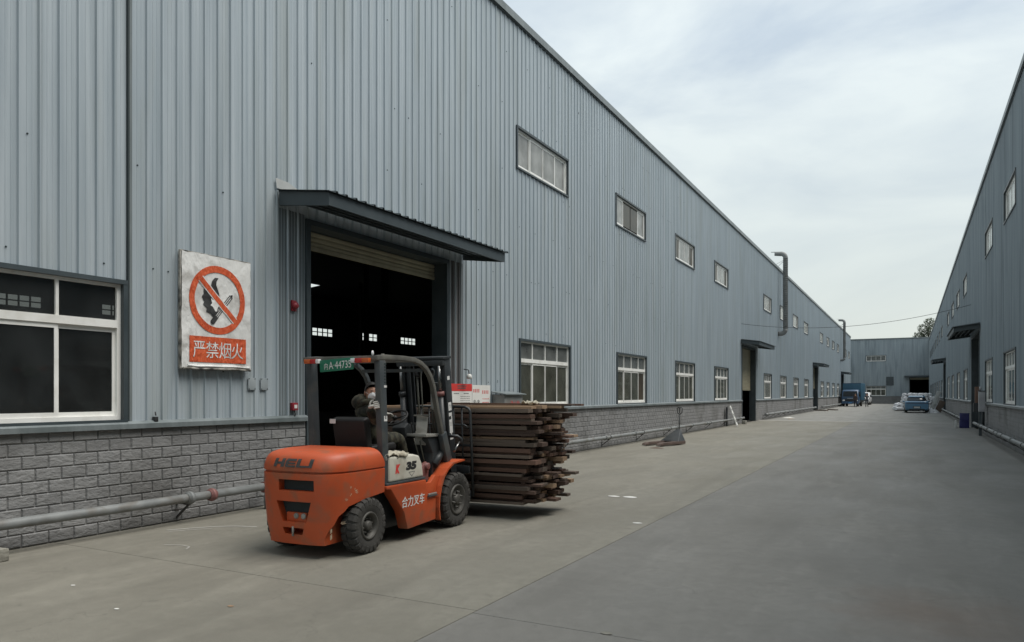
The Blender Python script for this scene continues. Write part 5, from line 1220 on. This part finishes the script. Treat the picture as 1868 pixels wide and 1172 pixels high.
# white van behind the truck
vn = empty('van', (-6.45, 126.0, 0), R(-2), 'white van parked behind the blue truck, partly hidden by a walker', 'van')
c = MB(); c.loft([sec(0, [(.75, .40), (.84, .55), (.85, .80), (.78, .92)]), sec(.08, [(.80, .32), (.88, .55), (.90, .92), (.82, 1.05)]), sec(.7, [(.80, .28), (.88, .55), (.90, 1.05), (.80, 1.18)]), sec(1.4, [(.80, .28), (.88, .55), (.90, 1.1), (.72, 1.88)]), sec(2.0, [(.80, .28), (.88, .55), (.90, 1.1), (.74, 1.95)]), sec(4.3, [(.80, .28), (.88, .55), (.90, 1.1), (.74, 1.93)]), sec(4.5, [(.75, .35), (.84, .55), (.86, 1.1), (.70, 1.80)])]); c.build('body', M['vanwhite'], vn, weld=True)
MB().add([(-.74, .70, 1.20), (.74, .70, 1.20), (.64, 1.38, 1.84), (-.64, 1.38, 1.84), (-.74, .66, 1.20), (.74, .66, 1.20), (.64, 1.34, 1.85), (-.64, 1.34, 1.85)], [(4, 5, 6, 7), (0, 4, 7, 3), (1, 2, 6, 5), (3, 7, 6, 2), (0, 1, 5, 4)]).build('windscreen', M['carglass'], vn)
MB().box(-.5, .5, -.02, .02, .62, .76).build('grille', M['black'], vn, bevel=.01)
for sx in (1, -1):
    MB().ball((sx * .66, .02, .80), (.15, .06, .09)).build('headlight', M['lampwht'], vn); MB().box(min(sx * .86, sx * .912), max(sx * .86, sx * .912), 1.6, 3.9, 1.2, 1.6).build('side_window', M['carglass'], vn)
    for y in (.8, 3.6): car_wheel(vn, sx * .80, y, .32, .2, sx)

# ================================================================== goods stacked on the right
M['wrap'] = pmat('white_plastic_wrap', (.60, .61, .63), (.76, .77, .78), scale=4, rough=.35, bump=.8, bscale=8, coords='obj', dirt=(.20, .20, .22), dscale=5, damt=.7, bdist=.03)
wr_me = []
for sd in range(4):
    mb = MB(); n = 10; rings = []
    for i in range(n + 1):
        t = i / n; y = -1.0 + 2.0 * t; k = 1 - .25 * (abs(t - .5) * 2) ** 6; rings.append([(.22 * k * math.cos(a) * (1 + .10 * noise.noise(Vector((a * 1.5, y * 3, sd)))), y, .19 * k * math.sin(a) * (1 + .12 * noise.noise(Vector((a * 1.7, y * 4, sd + 9))))) for a in [2 * math.pi * q / 12 for q in range(12)]])
    mb.loft(rings); wr_me.append(mb.mesh('wrapped_bundle', M['wrap'], weld=True))
BL = ['white plastic-wrapped bundle in the loose stack beyond the blue car, %s' % s for s in ()]
n_ = 0
rw = random.Random(5)
for row, yb in ((0, 84.5), (1, 87.2)):
    for lay_ in range(5):
        cnt = 8 - lay_ // 2
        ORD = ('first', 'second', 'third', 'fourth', 'fifth', 'sixth', 'seventh', 'eighth')
        TIER = ('lowest', 'second', 'third', 'fourth', 'top')
        for k in range(cnt):
            if row == 0 and lay_ == 4 and k not in (1, 2, 3, 4): continue
            x = -.75 + row * -.15 + k * .44 + lay_ * .10 + rw.uniform(-.05, .05); z = .20 + lay_ * .345 + rw.uniform(-.02, .02)
            o = link('wrapped_bundle', wr_me[n_ % 4], None, (x, yb + rw.uniform(-.2, .2), z)); o.rotation_euler = (rw.uniform(-.04, .04), rw.uniform(0, 6.28), rw.uniform(-.12, .12))
            tag(o, 'white wrapped bundle, %s from left, %s tier of the %s row beyond car' % (ORD[k], TIER[lay_], ('front', 'rear')[row]), 'bundle', 'white wrapped bundles stacked beyond the car'); n_ += 1
for k, (x, y, z, s_) in enumerate(((-1.25, 84.0, .22, 1.1), (-1.15, 85.0, .60, .9), (-.95, 83.2, .20, .8), (1.9, 80.5, .25, .9), (2.0, 82.0, .55, .9))):
    o = link('wrapped_bundle', wr_me[k % 4], None, (x, y, z)); o.rotation_euler = (rw.uniform(-.2, .2), 0, rw.uniform(-.8, .8)); o.scale = (1.2, .7, 1.1)
    tag(o, 'short white wrapped bundle slumped beside the big stack, ' + ('left side, middle one', 'left side, upper one', 'left side, nearest the camera', 'right side, nearer one', 'right side, farther one')[k], 'bundle', 'white bundles slumped at the stack sides')
# leaning white board, brown board, plastic bag
M['panel'] = pmat('pale_wrapped_panel', (.42, .44, .43), (.55, .56, .54), scale=5, rough=.5, coords='obj', dirt=(.2, .19, .17), damt=.6, dscale=4)
lb = empty('wrapped_package', (1.75, 79.3, 0), 0, 'long pale wrapped package leaning diagonally against the right wall beside the car', 'package')
q = MB(); q.bar((.0, 0, .30), (.62, .3, 1.95), .36, .10, up=(0, 1, 0)); q.build('panel_board', M['panel'], lb, bevel=.02); q = MB(); q.bar((.0, -.02, .0), (.02, -.02, .30), .3, .06, up=(0, 1, 0)); q.build('foot', M['mast'], lb)
lb = empty('leaning_board', (2.15, 77.6, 0), 0, 'dirty brown board leaning on the right wall behind the white plastic', 'board')
q = MB(); q.bar((-.02, 0, .0), (.42, .3, 1.05), .5, .05, up=(0, 1, 0)); q.build('board_sheet', M['wood'][3], lb, bevel=.005)
pb = empty('plastic_sheet', (1.70, 76.0, 0), 0, 'crumpled translucent white plastic heap on the ground at the right wall by the car', 'plastic sheet')
q = MB(); vs = []; n = 16
for i in range(n + 1):
    for k in range(20):
        t = i / n; a = 2 * math.pi * k / 20; rr = t * (1 + .35 * noise.noise(Vector((math.cos(a) * 2, math.sin(a) * 2, 3)))); zz = .42 * (1 - t ** 1.5) * (1 + .5 * noise.noise(Vector((rr * math.cos(a) * 3, rr * math.sin(a) * 3, 7)))); vs.append((.62 * rr * math.cos(a), .7 * rr * math.sin(a), max(.004, zz)))
q.add(vs, [(i * 20 + k, (i + 1) * 20 + k, (i + 1) * 20 + (k + 1) % 20, i * 20 + (k + 1) % 20) for i in range(n) for k in range(20)], True); q.build('plastic_film', M['wrap'], pb)
# blue boxes by right door
M['dkblue'] = pmat('dark_blue_plastic', (.018, .02, .10), (.03, .035, .15), rough=.5, coords='obj', scale=5)
def crate(loc, rz, label):
    c = empty('crate', loc, rz, label, 'crate', 'dark blue crates by the right wall')
    MB().box(-.20, .20, -.12, .12, .0, .33).build('box', M['dkblue'], c, bevel=.02); MB().box(-.21, .21, -.13, .13, .331, .37).build('lid', M['dkblue'], c, bevel=.01)
    for k in (-1, 0, 1): MB().box(k * .12 - .02, k * .12 + .02, -.130, -.121, .02, .31).build('rib', M['dkblue'], c)
    return c
crate((2.36, 43.3, 0), .1, 'lower of two stacked dark blue plastic crates at the first right-hand doorway'); crate((2.37, 43.32, .372), .02, 'upper of two stacked dark blue plastic crates at the first right-hand doorway')
o = MB().box(1.98, 2.03, 43.2, 43.9, .0, .36).build('board', M['panel'], bevel=.005); tag(o, 'small pale board standing on edge just left of the blue crates', 'board')
# meter box on post and brown cabinet
M['meter'] = pmat('grey_white_cabinet', (.27, .275, .29), (.36, .365, .38), rough=.5, scale=3, coords='obj', dirt=(.15, .14, .14), damt=.5)
mbx = empty('meter_cabinet', (2.50, 35.6, 0), 0, 'grey upright metal cabinet on a dark post by the first right-hand doorway', 'cabinet')
MB().box(-.06, .16, -.16, .16, .98, 1.80).build('case', M['meter'], mbx, bevel=.012); MB().box(-.08, .18, -.18, .18, 1.80, 1.83).build('lid', M['trim'], mbx)
MB().box(-.05, .05, -.06, .06, 0, .98).build('post', M['trim'], mbx); MB().tube([(.12, .19, .4), (.12, .19, 1.1)], .05, 8).build('conduit', M['trim'], mbx)
MB().box(-.03, .13, -.164, -.1605, 1.08, 1.70).build('door', M['meter'], mbx)
MB().tube([(0, 0, 1.83), (0, 0, 2.0)], .04, 8).build('vent_cap', M['meter'], mbx)
cb = empty('control_box', (2.55, 38.9, 0), 0, 'brown wooden box mounted by the near jamb of the first right-hand doorway', 'box')
MB().box(-.02, .20, -.15, .18, 1.30, 2.02).build('case', M['wood'][1], cb, bevel=.01); MB().box(-.08, .15, -.1, .1, .90, 1.29).build('bracket', M['mast'], cb)

# pallet jack and leaning white frame by the left wall
pj = empty('pallet_jack', (-6.98, 24.76, 0), R(-16), 'black hand pallet jack with worn brown forks standing by the left wall', 'pallet jack')
M['fork'] = pmat('worn_brown_fork', (.06, .04, .033), (.12, .085, .07), rough=.6, coords='obj', scale=6)
for x in (-.27, .27):
    MB().prism([(-1.55, .035), (-1.50, .025), (0, .03), (0, .13), (-1.35, .125), (-1.5, .09)], 'x', x - .08, x + .08).build('fork', M['fork'], pj, bevel=.008)
    MB().rev([(x - .05, .0), (x - .05, .038), (x + .05, .038), (x + .05, 0)], 'x', (0, -1.3, .038), 12).build('load_roller', M['rubber'], pj)
    MB().rev([(x * .35 - .03, 0), (x * .35 - .03, .09), (x * .35 + .03, .09), (x * .35 + .03, 0)], 'x', (0, .18, .09), 14).build('steer_wheel', M['rubber'], pj)
MB().prism([(-.36, .0), (.36, .0), (.34, .09), (.08, .48), (-.08, .48), (-.34, .09)], 'y', .0, .06).build('head_plate', M['mast'], pj, bevel=.01) if False else None
q = MB(); q.add([(-.35, .02, .08), (.35, .02, .08), (.07, .12, .50), (-.07, .12, .50), (-.35, -.45, .13), (.35, -.45, .13)], [(0, 1, 2, 3), (4, 3, 2, 5), (0, 3, 4), (1, 5, 2), (0, 4, 5, 1)]); q.build('head_plate', M['mast'], pj, bevel=.01)
MB().tube([(0, .16, .10), (0, .16, .40)], .05, 12).build('pump', M['mast'], pj); MB().tube([(0, .16, .40), (0, .20, 1.02)], .018, 8).build('handle_bar', M['mast'], pj)
MB().tube([(0, .20, 1.0), (-.085, .205, 1.06), (-.10, .21, 1.20), (-.07, .21, 1.235), (.07, .21, 1.235), (.10, .21, 1.20), (.085, .205, 1.06), (0, .20, 1.0)], .014, 8).build('handle_loop', M['mast'], pj)
MB().box(-.012, .012, .19, .21, 1.05, 1.235).build('release_lever', M['mast'], pj)
sf = empty('step_ladder', (-8.38, 39.9, 0), 0, 'short white step ladder leaning against the left brick base before the second doorway', 'ladder')
q = MB(); q.bar((.38, -.14, .0), (.0, -.10, 1.05), .05, .04); q.bar((.38, .14, .0), (.0, .10, 1.05), .05, .04); q.build('rail', M['white'], sf)
for t in (.12, .4, .7, .95):
    q = MB(); q.bar((.38 * (1 - t), -.14, 1.05 * t), (.38 * (1 - t), .14, 1.05 * t), .04, .16, up=(-.35, 0, 1)); q.build('panel_slat', M['white'], sf)
MB().box(-.16, -.10, -.3, -.05, 0, 1.0).build('dark_board', M['mast'], sf)

# planks on the ground near third left door, rubble, litter
M['rubble'] = pmat('rough_concrete_block', (.16, .155, .13), (.26, .25, .215), scale=9, rough=.95, bump=1, bscale=18, coords='obj', bdist=.02)
for k, (x, y, L, rz, lb_) in enumerate(((-7.9, 80.5, 1.5, .9, 'nearer dark plank lying on the ground at the third left doorway'), (-7.2, 84.5, 2.4, .4, 'farther dark plank lying on the ground at the third left doorway'))):
    o = MB().box(-.15, .15, -L / 2, L / 2, 0, .10).build('plank', M['wood'][3], None, (x, y, .002), bevel=.01); o.rotation_euler.z = rz; tag(o, lb_, 'plank')
blk = MB(); blk.box(-.12, .12, -.22, .20, 0, .13); o = blk.build('concrete_block', M['rubble'], None, (-8.18, 4.02, 0), bevel=.015, bseg=2); o.rotation_euler.z = .12; tag(o, 'rough pale concrete block on the ground at the far left edge under the pipe', 'block')
blk = MB(); blk.box(-.10, .10, -.2, .2, 0, .20); o = blk.build('concrete_block', M['rubble'], None, (-8.25, 43.0, 0), bevel=.02); tag(o, 'dark stone block at the end of the pipe beside the second left doorway', 'block')
def litter(pos, lab, seed, s=.05, m='paper'):
    mb = MB(); vs = []; n = 9
    for i in range(3):
        for k in range(n): a = 2 * math.pi * k / n; r_ = s * (.2 + .4 * i) * (1 + .5 * noise.noise(Vector((k, i, seed)))); vs.append((r_ * math.cos(a) * 1.5, r_ * math.sin(a), .004 + s * .25 * max(0, (.6 - .3 * i + .4 * noise.noise(Vector((k * .7, i, seed + 4)))))))
    mb.add(vs, [(i * n + k, (i + 1) * n + k, (i + 1) * n + (k + 1) % n, i * n + (k + 1) % n) for i in range(2) for k in range(n)] + [tuple(range(n))], True)
    o = mb.build('litter', M[m] if isinstance(m, str) else m, None, (pos[0], pos[1], .001)); tag(o, lab, 'litter'); return o
litter((-4.33, 11.62), 'flattened white scrap on the concrete to the right of the timber, the left half of a pair', 1, .07); litter((-4.06, 11.65), 'flattened white scrap on the concrete, the right half of a pair right of the timber', 2, .08)
litter((-3.16, 9.36), 'small white crumple beside the long slab joint in front of the timber', 3, .045); litter((-5.52, 3.68), 'tiny pale scrap on the ground near the bottom left of the photo', 4, .016)
litter((-6.54, 3.95), 'tiny scrap on the ground below the concrete block at lower left', 5, .016); litter((-4.79, 4.16), 'tiny brown scrap on the ground below the forklift', 6, .02, M['wood'][2])
litter((-7.6, 55.5), 'flat white plastic scrap on the ground outside the second left doorway', 7, .30); litter((-7.1, 53.0), 'brownish rubbish scrap on the ground outside the second left doorway', 8, .20, M['wood'][2])
litter((-1.90, 4.95), 'dark round pebble-like lump near the slab joint at the bottom of the photo', 9, .03, 'rubble'); litter((-7.0, 22.6), 'dark flat scrap on the ground left of the pallet jack', 10, .16, M['wood'][0])
# chalk-like pale scuffs
ch = MB()
def arc(pts, w):
    for (a, b) in zip(pts, pts[1:]):
        a, b = Vector((*a, .0045)), Vector((*b, .0045)); d = (b - a).normalized(); n = Vector((-d.y, d.x, 0)) * w / 2; ch.add([a - n, b - n, b + n, a + n], [(0, 1, 2, 3)])
arc([(-8.15, 6.10), (-8.02, 6.32), (-7.85, 6.55), (-7.62, 6.72), (-7.35, 6.80)], .03); arc([(-7.4, 5.50), (-7.2, 5.58), (-7.05, 5.56), (-6.98, 5.46)], .014); arc([(-8.05, 6.05), (-7.9, 6.28), (-7.75, 6.44)], .018)
ch.build('chalk_scuff', pmat('pale_scuff', (.36, .35, .32), (.48, .47, .44), rough=.9, scale=30), bed)

# ================================================================== tree beyond the end building
M['leaf'] = [pmat('dark_leaf', (.022, .034, .018), (.05, .07, .034), scale=1.2, rough=.7), pmat('mid_leaf', (.04, .055, .03), (.08, .10, .055), scale=1.2, rough=.7)]
M['bark'] = pmat('grey_bark', (.06, .05, .04), (.11, .095, .08), rough=.9, coords='obj', scale=6)
def tree(loc, H, crown, label, seed):
    t = empty('tree', loc, 0, label, 'tree'); rn = random.Random(seed); tr = MB()
    tr.tube([(0, 0, 0), (.15, 0, H * .35), (.0, .1, H * .6), (.1, 0, H * .85)], [.32, .25, .17, .06], 10)
    cl_ = []
    for (cx, cy, cz, r_) in crown:
        tr.tube([(.05, 0, H * .5 + rn.uniform(-1, 1)), (cx * .6, cy * .6, (cz + H * .5) / 2), (cx, cy, cz)], [.10, .06, .02], 6); cl_.append((cx, cy, cz, r_))
    tr.build('trunk', M['bark'], t)
    lf = MB()
    for (cx, cy, cz, r_) in cl_:
        for q in range(int(260 * r_ * r_)):
            d = Vector((rn.gauss(0, 1), rn.gauss(0, 1), rn.gauss(0, 1))).normalized() * r_ * rn.uniform(.35, 1.05) ** .7; d.z *= .8
            c = Vector((cx, cy, cz)) + d; a = Vector((rn.gauss(0, 1), rn.gauss(0, 1), rn.gauss(0, .6))).normalized(); b_ = a.orthogonal().normalized(); s = rn.uniform(.10, .22)
            lf.cur = 0 if rn.random() < .6 else 1
            lf.add([c - a * s, c + b_ * s * .5, c + a * s, c - b_ * s * .5], [(0, 1, 2, 3)])
    lf.build('crown', M['leaf'], t); return t
tree((3.0, 168, 0), 17.0, [(-1.6, 0, 13.2, 1.1), (-.6, .3, 14.6, 1.3), (.3, 0, 16.0, 1.0), (.9, -.3, 14.4, 1.4), (1.9, .2, 15.4, 1.1), (2.6, 0, 14.2, 1.2), (.0, .5, 13.0, 1.5), (1.6, 0, 12.6, 1.6)], 'dark leafy tree rising behind the end building beside the right warehouse roof', 4)
tree((-40, 210, 0), 9, [(0, 0, 7, 1.8), (1.5, 0, 6.2, 1.5), (-1.4, 0, 6, 1.5)], 'low dark tree beyond the end building', 9) if False else None
